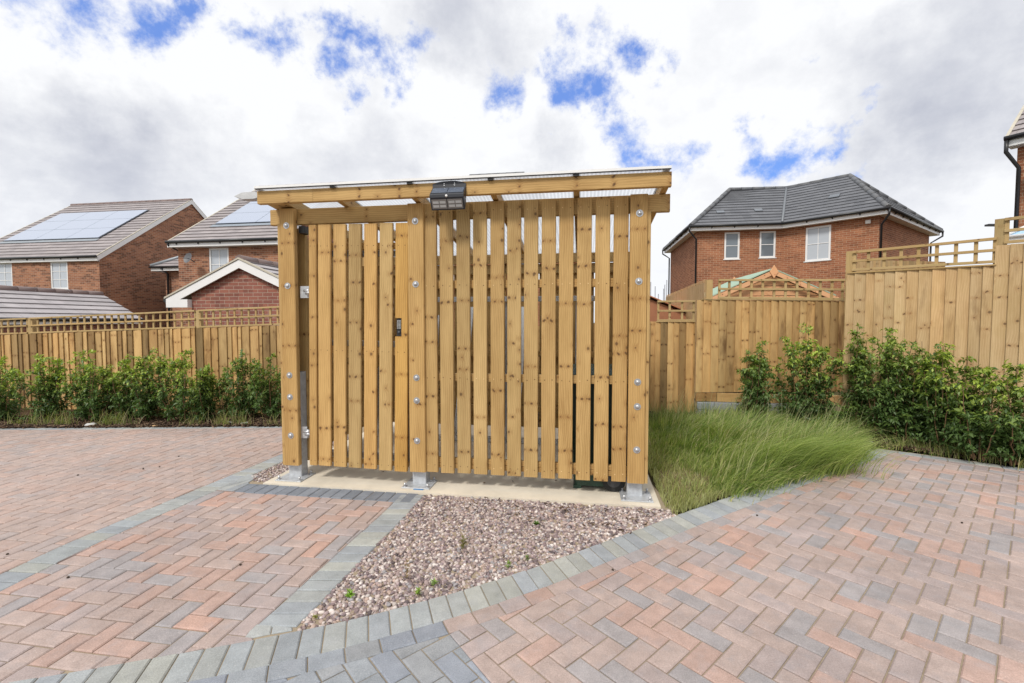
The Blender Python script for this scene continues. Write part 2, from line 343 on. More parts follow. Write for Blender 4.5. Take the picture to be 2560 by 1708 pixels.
t.l.new(col,b.inputs['Base Color']); bump(t,b,t.noise(P,220,2),.25,.002)

UP=[(-3.6,1.49),(-2.9,1.635),(-2.5,1.73),(-2.126,1.826),(-1.701,1.941),(-1.282,2.069),(-1.05,2.142),(-.775,2.25),(-.488,2.375),(-.206,2.522),(.142,2.722),(.558,3.0),(.917,3.235),(1.215,3.432),(1.567,3.655),(1.914,3.876),(2.4,4.18),(3.0,4.55),(3.6,4.92),(4.1,5.225),(4.36,5.375)]
def resample(pts,step):
    outp=[]; acc=0.; d=0.
    seg=[math.dist(pts[i],pts[i+1]) for i in range(len(pts)-1)]; L=sum(seg); n=int(L/step)
    for k in range(n+1):
        s=k*step; i=0
        while i<len(seg)-1 and s>seg[i]: s-=seg[i]; i+=1
        a,b_=pts[i],pts[i+1]; r=s/seg[i]; outp.append((a[0]+(b_[0]-a[0])*r,a[1]+(b_[1]-a[1])*r))
    return outp
def smooth(p,n=2):
    for _ in range(n):
        p=[p[0]]+[((p[i-1][0]+2*p[i][0]+p[i+1][0])/4,(p[i-1][1]+2*p[i][1]+p[i+1][1])/4) for i in range(1,len(p)-1)]+[p[-1]]
    return p
def offset(p,d):   # to the right-hand side (towards the viewer) of the travel direction
    o=[]
    for i in range(len(p)):
        a=p[max(i-1,0)]; b_=p[min(i+1,len(p)-1)]; l=math.dist(a,b_) or 1; o.append((p[i][0]+(b_[1]-a[1])/l*d,p[i][1]-(b_[0]-a[0])/l*d))
    return o
UPs=smooth(resample(UP,.05),8); LOs=offset(UPs,.2); LO3=offset(UPs,.302)
def area(p): return abs(sum(p[i][0]*p[(i+1)%len(p)][1]-p[(i+1)%len(p)][0]*p[i][1] for i in range(len(p))))/2
def ccw(p):
    s=sum(p[i][0]*p[(i+1)%len(p)][1]-p[(i+1)%len(p)][0]*p[i][1] for i in range(len(p))); return p if s>0 else p[::-1]
def clip(subj,conv):
    out_=subj
    for i in range(len(conv)):
        a,b_=conv[i],conv[(i+1)%len(conv)]; inp=out_; out_=[]
        if not inp: return []
        sd=lambda p:(b_[0]-a[0])*(p[1]-a[1])-(b_[1]-a[1])*(p[0]-a[0])
        for j in range(len(inp)):
            p,q_=inp[j-1],inp[j]; sp,sq=sd(p),sd(q_)
            if (sp>=0)!=(sq>=0):
                r=sp/(sp-sq); out_.append((p[0]+(q_[0]-p[0])*r,p[1]+(q_[1]-p[1])*r))
            if sq>=0: out_.append(q_)
    return out_
def clean(p):
    o=[]
    for x in p:
        if not o or math.dist(o[-1],x)>.004: o.append(x)
    if len(o)>1 and math.dist(o[0],o[-1])<=.004: o.pop()
    return o
def block(mb,poly,c,ch=.006,z=0.):
    poly=clean(poly)
    if len(poly)<3 or area(poly)<.0006: return
    poly=ccw(poly); n=len(poly)
    zz=z+random.uniform(-.0018,.0018); tl=random.uniform(-.004,.004)
    inn=[]
    for i in range(n):      # bevel: inward offset along the corner bisector
        a,p,b_=poly[i-1],poly[i],poly[(i+1)%n]
        d1=Vector((p[0]-a[0],p[1]-a[1])).normalized(); d2=Vector((b_[0]-p[0],b_[1]-p[1])).normalized()
        n1=Vector((-d1.y,d1.x)); n2=Vector((-d2.y,d2.x)); s=(n1+n2); l=max(s.dot(n1),.5); inn.append((p[0]+s.x*ch/l,p[1]+s.y*ch/l))
    T=[(x,y,zz+tl*(x-inn[0][0])*.5) for x,y in inn]; E_=[(x,y,zz-.005) for x,y in poly]; Bt=[(x,y,zz-.03) for x,y in poly]
    mb.face(T,None,c)
    for i in range(n):
        j=(i+1)%n; mb.face([E_[i],E_[j],T[j],T[i]],None,c); mb.face([Bt[i],Bt[j],E_[j],E_[i]],None,c)
def brindle(warmth=0.):
    r=random.random(); k=random.uniform(.93,1.07)
    if r<.40: c=(.388,.306,.278)
    elif r<.58+warmth*.15: c=(.418,.295,.254)
    elif r<.80+warmth*.08: c=(.365,.300,.287)
    elif r<.94+warmth*.04: c=(.325,.298,.300)
    else: c=(.440,.292,.242)
    return tuple(x*k for x in c)
def brindle_left():
    c=brindle(.8); m_=(.418,.328,.292); return tuple(a*.45+b_*.55 for a,b_ in zip(c,m_))
def greyb():
    k=random.uniform(.88,1.1); c=random.choice([(.325,.345,.352),(.335,.348,.343),(.31,.333,.35),(.35,.358,.335),(.30,.322,.345)]); return tuple(x*k for x in c)
def blueb():
    k=random.uniform(.9,1.1); c=random.choice([(.265,.285,.315),(.28,.30,.325),(.25,.27,.31),(.29,.30,.315)]); return tuple(x*k for x in c)
def darkb():
    k=random.uniform(.85,1.12); return (.185*k,.205*k,.24*k)
def herring(mb,region,ang,org,colf,u=.1025):
    ca,sa=math.cos(ang),math.sin(ang)
    loc=[((x-org[0])*ca+(y-org[1])*sa,-(x-org[0])*sa+(y-org[1])*ca) for x,y in region]
    x0,x1=min(p[0] for p in loc),max(p[0] for p in loc); y0,y1=min(p[1] for p in loc),max(p[1] for p in loc)
    loc=ccw(loc); g=.0030
    for i in range(int(x0/u)-2,int(x1/u)+2):
        for j in range(int(y0/u)-2,int(y1/u)+2):
            k=(i-j)%4
            if k==0: r=(i*u,j*u,(i+2)*u,(j+1)*u)
            elif k==3: r=(i*u,j*u,(i+1)*u,(j+2)*u)
            else: continue
            rc=[(r[0]+g,r[1]+g),(r[2]-g,r[1]+g),(r[2]-g,r[3]-g),(r[0]+g,r[3]-g)]
            cl_=clip(loc,rc)
            if cl_: block(mb,[(org[0]+x*ca-y*sa,org[1]+x*sa+y*ca) for x,y in cl_],colf())
def course(mb,A,B,colf,step=.1025,g=.0027,every=1):
    """soldier blocks between matching polylines A (outer) and B (inner)"""
    a=resample(A,step); tot=len(a)
    LB=sum(math.dist(B[i],B[i+1]) for i in range(len(B)-1)); LA=sum(math.dist(A[i],A[i+1]) for i in range(len(A)-1))
    b_=resample(B,LB/LA*step-1e-6)
    for i in range(min(len(a),len(b_))-1):
        ea=(g/step); la=lambda p,q_,r:(p[0]+(q_[0]-p[0])*r,p[1]+(q_[1]-p[1])*r)
        block(mb,[la(a[i],a[i+1],ea),la(a[i],a[i+1],1-ea),la(b_[i],b_[i+1],1-ea),la(b_[i],b_[i+1],ea)],colf())
TH=R(8.75); U=Vector((math.cos(TH),-math.sin(TH))); Vv=Vector((math.sin(TH),math.cos(TH))); S0=Vector((-2.296,4.135))
def L2(u,v): p=S0+U*u+Vv*v; return (p.x,p.y)
# border A (left diagonal course)
A_o=[(-3.10,1.55),(-3.06,2.2),(-3.04,2.7),(-3.02,3.05),(-2.93,3.5),(-2.80,4.15),(-2.66,4.85),(-2.42,6.2)]
A_o=smooth(resample(A_o,.1),5)
A_i=offset(A_o,.2)
def upto(poly,y): return [p for p in poly if p[1]<=y]
# slab front border: blocks in front of the slab, from u=-0.2 to the gravel
slabL=L2(0,0); slabE=L2(1.54,0)
bordF=[L2(-.14,0.003),L2(1.56,0.003)]; bordFi=[L2(-.14,-.2),L2(1.56,-.2)]
B_r=[L2(1.555,-.004),(-.938,2.95),(-1.03,2.38),(-1.063,2.15)]; 
B_r=[L2(1.55,-.004),(-.80,3.60),(-.88,3.15),(-.95,2.80),(-1.01,2.45),(-1.072,2.14)]
B_r=smooth(resample(B_r,.08),3); B_l=[(x-.2,y-.0) for x,y in B_r]
pv=MB()
# left driveway beyond course A
MULY=lambda x:6.37+(x+3.26)*.035
far=[(-12,MULY(-12)),(-2.2,6.40)]
left_region=ccw([(-12,1.0),(A_o[0][0],1.0)]+A_o+[far[1],far[0]][0:2])
herring(pv,left_region,-TH,(-3.0,3.0),brindle_left)
course(pv,A_o,A_i,greyb)
grey_edge=[(-12,MULY(-12)+.12),(-2.2,6.52)]
course(pv,grey_edge,[(-12,MULY(-12)),(-2.2,6.40)],greyb,.205)
# bay between course A, slab border, course B and the main border
bay=[p for p in A_i if p[1]<4.02]
ubay=[p for p in UPs if p[0]<B_l[-1][0]+.06 and p[0]>A_i[0][0]-.3]
bay_poly=ccw(bay+[L2(-.14,-.2)]+[L2(1.355,-.2)]+B_l[3:]+ubay[::-1])
herring(pv,bay_poly,-TH,(-3.0,3.0),brindle)
course(pv,bordFi,bordF,darkb)
course(pv,B_r,B_l,greyb)
# curved main border
course(pv,UPs,LOs,greyb)
# right and bottom
sp=(-.33,2.24)
iS=min(range(len(LOs)),key=lambda i:math.dist(LOs[i],sp))
LOa=LOs[:iS+1]; LOa2=LO3[:iS+1]
course(pv,LOa[::-1],LOa2[::-1],blueb,.155)
course(pv,LOs[iS:],LO3[iS:],brindle,.155)
mb_a=[(4.30,5.33),(5.24,4.593),(8.4,2.1)]; mb_b=offset(mb_a,.13)
blue_poly=ccw(LO3[:iS+1]+[(-.346+.573*1.8+.0,2.232-.82*1.8),(-3.6,.8)])
herring(pv,blue_poly,R(-49),(-.33,2.24),blueb)
right_poly=ccw([p for p in LO3[iS:] if p[0]<4.22]+[mb_b[0],mb_b[1],mb_b[2],(8.4,.8),(.686,.756)])
herring(pv,right_poly,R(-49),(-.33,2.24),brindle)
course(pv,mb_a,mb_b,greyb,.205)
for poly,colf in (([L2(-.14,-.2),L2(-.14,.003),(-2.60,4.42),(-2.60,4.15)],greyb),):
    pass
# small second course running back beside the slab towards the left gravel patch
course(pv,[L2(-.14,-.2),(-2.63,4.0),(-2.62,4.22)],[L2(-.14,.0),(-2.46,4.18),(-2.50,4.33)],greyb,.11)
block(pv,[(-1.272,2.09),(-1.285,2.20),(-1.19,2.20),(-1.165,2.13)],greyb()); block(pv,[(-1.185,2.195),(-1.08,2.175),(-1.072,2.155),(-1.16,2.13)],greyb())
block(pv,[(-2.60,4.43),(-2.47,4.36),(-2.46,4.18),(-2.62,4.23)],greyb()); block(pv,[(-2.66,4.0),(-2.64,4.2),(-2.55,4.17),(-2.50,4.0)],greyb())
tag(pv.build('paving',PAVER),kind='structure',label='brindle block paving laid in herringbone with grey block edging')
tag(sheet('paving_bed',[(-12.2,.7),(9,.7),(9,1.9),(5.3,4.62),(4.36,5.36),(1.3,3.5),(1.3,5.0),(-2.2,6.52),(-12.2,6.2)],-.0085,SAND),kind='structure')
# slab
sl=MB(); sl.prism([(0,0),(3.535,0),(3.56,2.6),(0,2.6)],(U.x,U.y,0),(Vv.x,Vv.y,0),(0,0,-1),(S0.x,S0.y,.012),.10)
tag(sl.build('concrete_slab',CONC),kind='structure')
# ------------------------------------------------------------------ gravel
def ico():
    import bmesh
    bm=bmesh.new(); bmesh.ops.create_icosphere(bm,subdivisions=1,radius=1); v=np.array([x.co[:] for x in bm.verts]); f=np.array([[w_.index for w_ in p.verts] for p in bm.faces]); 
    bmesh.ops.subdivide_edges(bm,edges=bm.edges,cuts=1,use_grid_fill=True); bm.verts.ensure_lookup_table(); bm.free(); return v,f
def ico2():
    import bmesh
    bm=bmesh.new(); bmesh.ops.create_icosphere(bm,subdivisions=2,radius=1); v=np.array([x.co[:] for x in bm.verts]); f=np.array([[w_.index for w_ in p.verts] for p in bm.faces]); bm.free(); return v,f
def inpoly(P,poly):
    x,y=P[:,0],P[:,1]; ins=np.zeros(len(P),bool); n=len(poly)
    for i in range(n):
        x1,y1=poly[i-1]; x2,y2=poly[i]
        c=((y1>y)!=(y2>y)); 
        with np.errstate(divide='ignore',invalid='ignore'): ins^=c&(x<(x2-x1)*(y-y1)/(y2-y1+1e-12)+x1)
    return ins
def scatter(poly,dens):
    p=np.array(poly); lo,hi=p.min(0),p.max(0); n=int(dens*(hi-lo).prod()); P=rng.uniform(lo,hi,(n,2)); return P[inpoly(P,poly)]
def rots(n,tilt=.5):
    a=rng.uniform(0,2*np.pi,n); b_=rng.normal(0,tilt,n); c=rng.normal(0,tilt,n)
    ca,sa,cb,sb,cc,sc_=np.cos(a),np.sin(a),np.cos(b_),np.sin(b_),np.cos(c),np.sin(c)
    z=np.zeros(n); o=np.ones(n)
    Rz=np.stack([ca,-sa,z,sa,ca,z,z,z,o],1).reshape(n,3,3); Rx=np.stack([o,z,z,z,cb,-sb,z,sb,cb],1).reshape(n,3,3); Ry=np.stack([cc,z,sc_,z,o,z,-sc_,z,cc],1).reshape(n,3,3)
    return Rz@Rx@Ry
def pebbles(name,poly,dens,zf,mat_,pal,size=(.006,.012)):
    v,f=ico2(); P=scatter(poly,dens); n=len(P)
    s=rng.uniform(size[0],size[1],n)[:,None]*np.stack([rng.uniform(.9,1.35,n),rng.uniform(.7,1.0,n),rng.uniform(.55,.85,n)],1)
    lump=1+rng.normal(0,.07,(n,len(v),1))
    X=(v[None]*lump*s[:,None,:])@rots(n,.45).transpose(0,2,1)
    X[:,:,0]+=P[:,0:1]; X[:,:,1]+=P[:,1:2]; X[:,:,2]+=zf(P)[:,None]
    Fc=(f[None]+(np.arange(n)*len(v))[:,None,None]).reshape(-1,3)
    pal=np.array(pal); col=pal[rng.integers(0,len(pal),n)]*rng.uniform(.78,1.2,(n,1))
    return bulk(name,X.reshape(-1,3),Fc,np.repeat(col,len(f),0),mat_,smooth=True)
PEB=simple('pebble_stone',(.82,.77,.76),.7,0,.14,90,.35)
GP=[L2(1.56,-.006),L2(3.60,-.008)]+[p for p in UPs[::-1] if 1.27>p[0]>-1.06]+B_r[::-1][1:-1]
GP=ccw(GP)
pal=[(.44,.36,.33),(.37,.30,.29),(.52,.46,.43),(.27,.21,.215),(.66,.62,.58),(.42,.35,.35),(.36,.36,.375),(.22,.18,.185),(.50,.40,.34),(.31,.26,.275),(.72,.69,.66),(.14,.115,.12),(.56,.50,.47)]
mound=lambda P:-.017+.015*rng.random(len(P))
tag(sheet('gravel_bed',GP,-.024,SAND),kind='structure')
g_=pebbles('gravel',GP,6600,mound,PEB,pal,(.0064,.0150)); tag(g_,kind='stuff',label='mauve and cream pebbles filling the triangle before the bin store',cat='gravel')
GP2=ccw([(-2.53,4.36),(-2.44,4.24),L2(-.01,.06),L2(-.01,1.9),(-2.22,5.9),(-2.42,5.0)])
g_=pebbles('gravel',GP2,4200,lambda P:-.008+.006*rng.random(len(P)),PEB,pal); tag(g_,kind='stuff',label='small pebble strip left of the concrete slab',cat='gravel')
# ------------------------------------------------------------------ mulch
MUL=[(-13,MULY(-13)+.12),(-2.2,6.52),L2(0,2.62),L2(3.6,2.62),(3.2,8.6),(-13,9.6)]
tag(sheet('soil_bed',MUL,-.004,SOIL),kind='structure')
MUR=[(4.36,5.42),(5.30,4.67),(8.5,2.25),(10.5,4.0),(4.9,7.8),(2.0,8.2),(2.2,7.0)]
tag(sheet('soil_bed',MUR,.004,SOIL),kind='structure')
CHIP=simple('bark_chip',(1,1,1),.9,0,.25,40,.2)
def chips(name,poly,dens,z,size=(.012,.035)):
    P=scatter(poly,dens); n=len(P)
    v=np.array([(-1,-.32,0),(1,-.25,0),(1,.3,0),(-1,.35,0),(-.9,-.3,.25),(.9,-.2,.2),(.85,.25,.22),(-.85,.3,.28)]); f=np.array([(3,2,1,0),(4,5,6,7),(0,1,5,4),(1,2,6,5),(2,3,7,6),(3,0,4,7)])
    s=rng.uniform(size[0],size[1],(n,1,1)); X=(v[None]*s*np.array([1,1,1])[None,None])@rots(n,.35).transpose(0,2,1)
    X[:,:,0]+=P[:,0:1]; X[:,:,1]+=P[:,1:2]; X[:,:,2]+=(z+rng.uniform(0,.03,n))[:,None]
    Fc=(f[None]+(np.arange(n)*8)[:,None,None]).reshape(-1,4)
    pal_=np.array([(.045,.028,.018),(.08,.048,.03),(.13,.085,.055),(.19,.13,.085),(.06,.04,.03)]); col=pal_[rng.integers(0,5,n)]*rng.uniform(.7,1.3,(n,1))
    return bulk(name,X.reshape(-1,3),Fc,np.repeat(col,6,0),CHIP)
tag(chips('bark_mulch',ccw([(-8.6,MULY(-8.6)+.09),(-2.3,6.47),(-2.3,7.2),(-8.6,7.0)]),2200,.0),kind='stuff',label='dark bark chips under the shrubs along the left fence',cat='mulch')
tag(chips('bark_mulch',ccw([(4.25,5.45),(5.30,4.65),(6.6,3.66),(6.9,4.5),(4.9,6.4),(3.9,6.3)]),2400,.01),kind='stuff',label='dark bark chips under the shrubs by the right fence',cat='mulch')
tag(chips('bark_mulch',ccw([L2(0,2.6),L2(3.6,2.6),L2(3.6,3.3),L2(0,3.3)]),700,.0),kind='stuff',label='bark chips behind the timber store',cat='mulch')
# loose bark crumbs that blew onto gravel and slab
tag(chips('bark_crumbs',ccw([L2(1.6,-.05),L2(3.5,-.05),L2(3.3,-.5),L2(2.0,-.35)]),120,.0,(.006,.02)),kind='stuff',label='loose bark crumbs on the gravel at the slab edge',cat='debris')
tag(chips('bark_crumbs',ccw([L2(.3,.3),L2(3.4,.3),L2(3.5,2.3),L2(.3,2.3)]),14,.012,(.006,.018)),kind='stuff',label='loose bark crumbs lying on the concrete slab',cat='debris')
# ------------------------------------------------------------------ timber bin and cycle store
CU,CV=2.898,-3.738
def K(u,z,v,v0=.13): r=(v-v0)/(v0-CV); return u+(u-CU)*r, z+(z-1.5)*r
RZ=-TH
store=empty('bin_store',(S0.x,S0.y,.012),RZ,label='slatted treated pine bin and cycle store with clear sloping roof on a concrete slab',cat='outdoor store')
def zb(z): return z-.012
def vboard(mb,u,v,z0,z1,w,t,ch=.004,c=None): mb.board((u,v,zb(z0)),(0,0,1),(1,0,0),(0,1,0),z1-z0,w,t,ch,c)
def hboard(mb,u0,u1,v,z,h,t,ch=.004,c=None): mb.board((u0,v,zb(z)),(1,0,0),(0,0,1),(0,1,0),u1-u0,h,t,ch,c)
POSTS=[.128,1.368,3.283]
for i,u in enumerate(POSTS):
    b=MB(); vboard(b,u,.13,.145,2.537,.147 if i<2 else .138,.055,.006,tint(.06)); p=b.build('post',W_SHED,store)
    b=MB()
    for z in (2.382,1.830,.999,.794,.430):
        for (rr,y0,y1) in ((.029,.1265,.131),):
            b.tube([(u+.073,y1,zb(z)),(u+.073,y0,zb(z))],rr,20)
        b.dome((u+.073,.1265,zb(z)),(0,-1,0),.019,.014); b.cut()
    b.each('bolt',BOLT,p)
    b=MB(); b.box(u+.002,u+.132,.19,.30,.0,zb(1.02),ch=.006); f=b.build('steel_foot',GALV,store)
    b=MB(); b.box(u-.055,u+.205,.065,.30 if i else .31,.0,.010,ch=.002,grain='x'); b.build('base_plate',GALV,f)
    b=MB()
    for (x,y) in ((-.03,.09),(.18,.09),(.18,.275),(-.03,.275)):
        b.tube([(u+x,y,.01),(u+x,y,.017)],.016,6); b.tube([(u+x,y,.017),(u+x,y,.045)],.008,8); b.dome((u+x,y,.03),(0,0,1),.013,.012); b.cut()
    b.each('anchor_bolt',BOLT,f)
b=MB(); b.box(1.43,1.52,.052,.0645,0,.006); b.build('blue_tape',BLUET,store)
# rear posts
for u in (.128,1.8,3.283):
    b=MB(); vboard(b,u,1.97,.145,2.33,.145,.045); b.build('post',W_SHED,store)
    b=MB(); b.box(u+.02,u+.12,1.86,1.965,0,zb(.9)); b.build('steel_foot',GALV,store)
for u in (.128,1.368): # inner halves of the front posts
    b=MB(); vboard(b,u,.302,.145,2.39,.145,.045); b.build('inner_post',W_SHED,store)
b=MB(); hboard(b,-.005,3.605,.192,2.402,.145,.045,.005,tint(.05)); b.build('front_beam',W_SHED,store)
b=MB(); hboard(b,-.005,3.605,1.925,2.225,.115,.045); b.cut(); hboard(b,-.005,3.605,1.97,2.10,.12,.045); b.each('rear_beam',W_SHED,store)
# fascia in two lengths
b=MB(); hboard(b,.022,.56,-.014,2.549,.113,.047,.004,tint(.05)); b.cut(); hboard(b,.562,3.577,-.014,2.549,.113,.047,.004,(1.02,1.0,.97)); b.each('fascia',W_SHED,store)
SL=-math.tan(R(6.1))
RC,RS=math.cos(R(6.1)),math.sin(R(6.1))
def rafter(u,w,v0=.034,h=.088):
    b=MB(); z0=2.551+(v0-.19)*SL
    b.board((u,v0,zb(z0)),(0,RC,-RS),(0,RS,RC),(1,0,0),2.27,h,w,.003); b.build('rafter',W_SHED,store)
for u in (.735,1.43,2.125,2.82,): rafter(u,.05)
rafter(3.520,.052); rafter(.052,.20)
# roof sheet in panels, glazing bars, front cap
zr=lambda v:2.664+(v+.014)*SL
edges=[.024,.757,1.455,2.15,2.845,3.565]
b=MB()
for i in range(5):
    a,c=edges[i]+.004,edges[i+1]-.004
    for dz_ in (0,):
        b.board((a,-.036,zb(zr(-.036))),(0,RC,-RS),(1,0,0),(0,RS,RC),2.44,c-a,.012,0,(1,1,1))
b.build('roof_sheet',POLY,store)
b=MB()
for e in edges[1:5]:
    b.board((e-.018,.036,zb(zr(.036)-.0125)),(0,RC,-RS),(1,0,0),(0,RS,RC),2.32,.036,.012,0,(1,1,1))
    b.box(e-.022,e+.022,-.038,-.0155,zb(2.655),zb(2.672)); b.cut()
b.build('glazing_gasket',BLACKP,store)
b=MB()
for e in edges: b.board((e-.03 if .1<e<3.5 else (e if e<1 else e-.055),-.034,zb(zr(-.034)+.0125)),(0,RC,-RS),(1,0,0),(0,RS,RC),2.40,.055,.006,0,(1,1,1)); b.cut()
b.each('glazing_bar',WHITE,store)
b=MB(); hboard(b,.020,3.569,-.050,zr(-.05)+.008,.020,.013,0,(1,1,1)); b.build('edge_trim',WHITE,store)
b=MB(); hboard(b,.022,3.567,-.046,zr(-.05)+.0015,.006,.010,0,(1,1,1)); b.build('edge_seal',BLACKP,store)
# fixed slatted panel
b=MB(); vs=.155
st=[1.512,1.660,1.812,1.961,2.114,2.260,2.406,2.556,2.703,2.853,3.003,3.151]
for i,u in enumerate(st):
    u0,_=K(u,0,vs); top=2.530 if i not in (1,) else 2.50
    vboard(b,u0,vs+random.uniform(0,.002),.143+random.uniform(-.004,.004),K(0,top,vs)[1]-.003,.121,.034,.005,tint(.13,.05))
for u in st:
    for z in (.215,1.0,1.815,2.45):
        for du in (.028,.093):
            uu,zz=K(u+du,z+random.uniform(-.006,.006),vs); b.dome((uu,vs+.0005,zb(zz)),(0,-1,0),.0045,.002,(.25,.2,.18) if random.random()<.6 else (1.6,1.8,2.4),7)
front_panel=b.build('slat_panel',W_SHED,store,False)
b=MB()
for z0,h in ((.196,.045),(.243,.045),(.975,.070),(1.788,.070)): hboard(b,1.50,3.33,.1905,K(0,z0,.19)[1],h,.045,.003); b.cut()
b.each('rail',W_SHED,store)
# side and rear slats
def side(u,name):
    b=MB()
    for k in range(13):
        v=.19+.148*k
        if v>1.95: break
        b.board((u,v,zb(.145)),(0,0,1),(0,1,0),(1,0,0),2.36+SL*(v-.19)-.14 ,.121,.026,.003)
    b.build(name,W_SHED,store)
    b=MB()
    for z in (.21,1.0,1.79): b.board((u+(.028 if u<1 else -.047),.30,zb(z)),(0,1,0),(0,0,1),(1,0,0),1.66,.07,.045,.003); b.cut()
    b.each('side_rail',W_SHED,store)
side(.098,'side_slats'); side(3.430,'side_slats')
b=MB(); b.board((3.423,.142,zb(.145)),(0,0,1),(0,1,0),(1,0,0),2.255,.10,.026,.003); b.cut(); b.board((.1,.142,zb(.145)),(0,0,1),(0,1,0),(1,0,0),2.255,.10,.026,.003); b.each('corner_board',W_SHED,store)
b=MB()
for k in range(24): vboard(b,.14+k*.139,2.016,.15,2.20,.121,.024,.003)
b.build('slat_panel',W_SHED,store)
b=MB()
for z0 in (.36,1.06,1.93): hboard(b,.27,3.28,1.93,z0,.07,.045,.003); b.cut()
b.each('rail',W_SHED,store)
# gate, hung slightly out of square
GU,GZ=.384,.16
gx=lambda x:x-GU
b=MB()
for z in (2.105,1.280,.236): b.box(.03,.925,.062,.112,z-GZ,z-GZ+.052,ch=.003,grain='x')
b.box(-.014,.012,.058,.116,.055,2.00,ch=.003); b.box(.935,.975,.07,.116,.055,2.00,ch=.003,c=(.5,.5,.5))
gate=b.build('gate',GALV,store); gate.location=(GU,.13,zb(GZ)); gate.rotation_euler=(0,R(.95),0)
b=MB(); gs=[(0,.076),(.091,.124),(.243,.122),(.391,.122),(.541,.120),(.688,.122)]
for i,(x,w_) in enumerate(gs): b.board((x,.0,random.uniform(-.003,.003)),(0,0,1),(1,0,0),(0,1,0),2.222 if i!=5 else 2.232,w_,.034,.006,tint(.13,.06))
cl_=(1.08,.98,.72)
b.board((.838,0,-.004),(0,0,1),(1,0,0),(0,1,0),1.225,.118,.034,.004,cl_,(11,5)); b.board((.898,0,1.221),(0,0,1),(1,0,0),(0,1,0),.165,.058,.034,.003,cl_,(11.06,6.22)); b.board((.838,0,1.386),(0,0,1),(1,0,0),(0,1,0),.84,.118,.034,.004,cl_,(11,6.39))
for x,_w in gs+[(.838,.118)]:
    for z in (.045,1.08,2.03):
        for f_ in (.24,.76): b.dome((x+_w*f_,.0005,z),(0,-1,0),.0045,.002,(.25,.2,.18),7)
gp=b.build('gate_slats',W_SHED,gate,False)
b=MB()
for z,h in ((2.160,.062),(1.205,.073),(.19,.045)): b.box(-.012,.958,.036,.062,z-GZ,z-GZ+h,ch=.003,c=tint(),grain='x'); b.cut()
b.each('gate_rail',W_SHED,gate)
b=MB(); b.box(.848,.897,.012,.05,1.224,1.382,c=(1,1,1),ch=.004); kp=b.build('keypad_lock',BLACKP,gate)
b=MB()
for r in range(7):
    for cidx in range(2): b.box(.855+cidx*.019,.870+cidx*.019,.006,.013,1.292+r*.0112,1.2985+r*.0112)
b.build('keys',SILVER,kp)
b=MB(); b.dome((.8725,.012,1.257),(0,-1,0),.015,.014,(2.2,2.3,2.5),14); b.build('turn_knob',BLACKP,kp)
b=MB(); b.box(.944,.968,.055,.069,1.10,1.40); b.build('latch_keep',BLACKP,gate)
for zc,um,vm in ((1.775,.288,.185),(.452,.262,.178)):
    b=MB(); b.box(um,um+.105 if zc>1 else um+.075,vm,vm+.008,zb(zc-.055),zb(zc+.055),ch=.002); h=b.build('hinge',GALV,store)
    b=MB(); b.tube([(um+.05,vm-.018,zb(zc+.012)),(um+.118,vm-.018,zb(zc+.012))],.013,10); b.tube([(um+.098,vm-.02,zb(zc-.045)),(um+.098,vm-.02,zb(zc+.035))],.011,10); b.tube([(um+.07,vm-.02,zb(zc-.01)),(um+.125,vm-.02,zb(zc-.01))],.015,10,cap=True); b.build('hinge_pin',BOLT,h)
b=MB(); b.box(.275,.335,.20,.30,zb(2.325),zb(2.39),ch=.004); b.build('gate_closer',BLACKP,store)
# solar lamp on the fascia
b=MB()
prof=[(-.0142,2.640),(-.024,2.640),(-.026,2.612),(-.098,2.545),(-.104,2.535),(-.104,2.513),(-.098,2.506),(-.050,2.424),(-.043,2.424),(-.040,2.44),(-.0142,2.50)]
b.prism([(y,zb(z)) for y,z in prof],(0,1,0),(0,0,1),(1,0,0),(1.655,0,0),.285)
lamp=b.build('wall_lamp',LAMPBODY,store); lamp['label']='black solar wall lamp'
b=MB(); pl=[(1.655,2.640),(1.655,2.646),(1.70,2.660),(1.75,2.667),(1.80,2.669),(1.85,2.667),(1.90,2.658),(1.94,2.644),(1.94,2.640)]
b.prism([(x,zb(z)) for x,z in pl],(1,0,0),(0,0,1),(0,1,0),(0,-.0235,0),.009); b.build('mounting_plate',LAMPBODY,lamp)
SOLP=simple('small_solar_cell',(.09,.11,.15),.22,0,.05,4,.9)
b=MB(); s_=Vector((0,-.072,-.067)).normalized(); nn=Vector((0,s_.z,-s_.y)); nn=-nn if nn.z<0 else nn
for x0 in (1.664,1.800): b.board(Vector((x0,-.030,zb(2.608)))+nn*.001,s_,(1,0,0),nn,.082,.131,.002,0,(1,1,1)); b.cut()
b.each('solar_panel',SOLP,lamp)
b=MB(); s_=Vector((0,.048,-.082)).normalized(); nn=Vector((0,s_.z,-s_.y)); nn=-nn if nn.y>0 else nn
for x0 in (1.667,1.801): b.board(Vector((x0,-.0955,zb(2.500)))+nn*.001,s_,(1,0,0),nn,.078,.127,.003,0,(1,1,1)); b.cut()
b.each('lamp_lens',LENS,lamp)
b=MB()
for x0 in (1.677,1.811):
    for d0 in (.014,.045):
        for k in range(2): b.board(Vector((x0+k*.058,-.0955,zb(2.5)))+s_*d0+nn*.004,s_,(1,0,0),nn,.02,.05,.002,0,(1,1,1))
b.build('light_strips',SILVER,lamp)
b=MB(); b.dome((1.797,-.104,zb(2.524)),(0,-1,0),.0115,.010); b.build('motion_sensor',WHITE,lamp)
b=MB()
for x in (1.755,1.845): b.dome((x,-.0245,zb(2.645)),(0,-1,0),.006,.004); b.dome((x,-.0245,zb(2.630)),(0,-1,0),.007,.005); b.cut()
b.each('screw',BOLT,lamp)
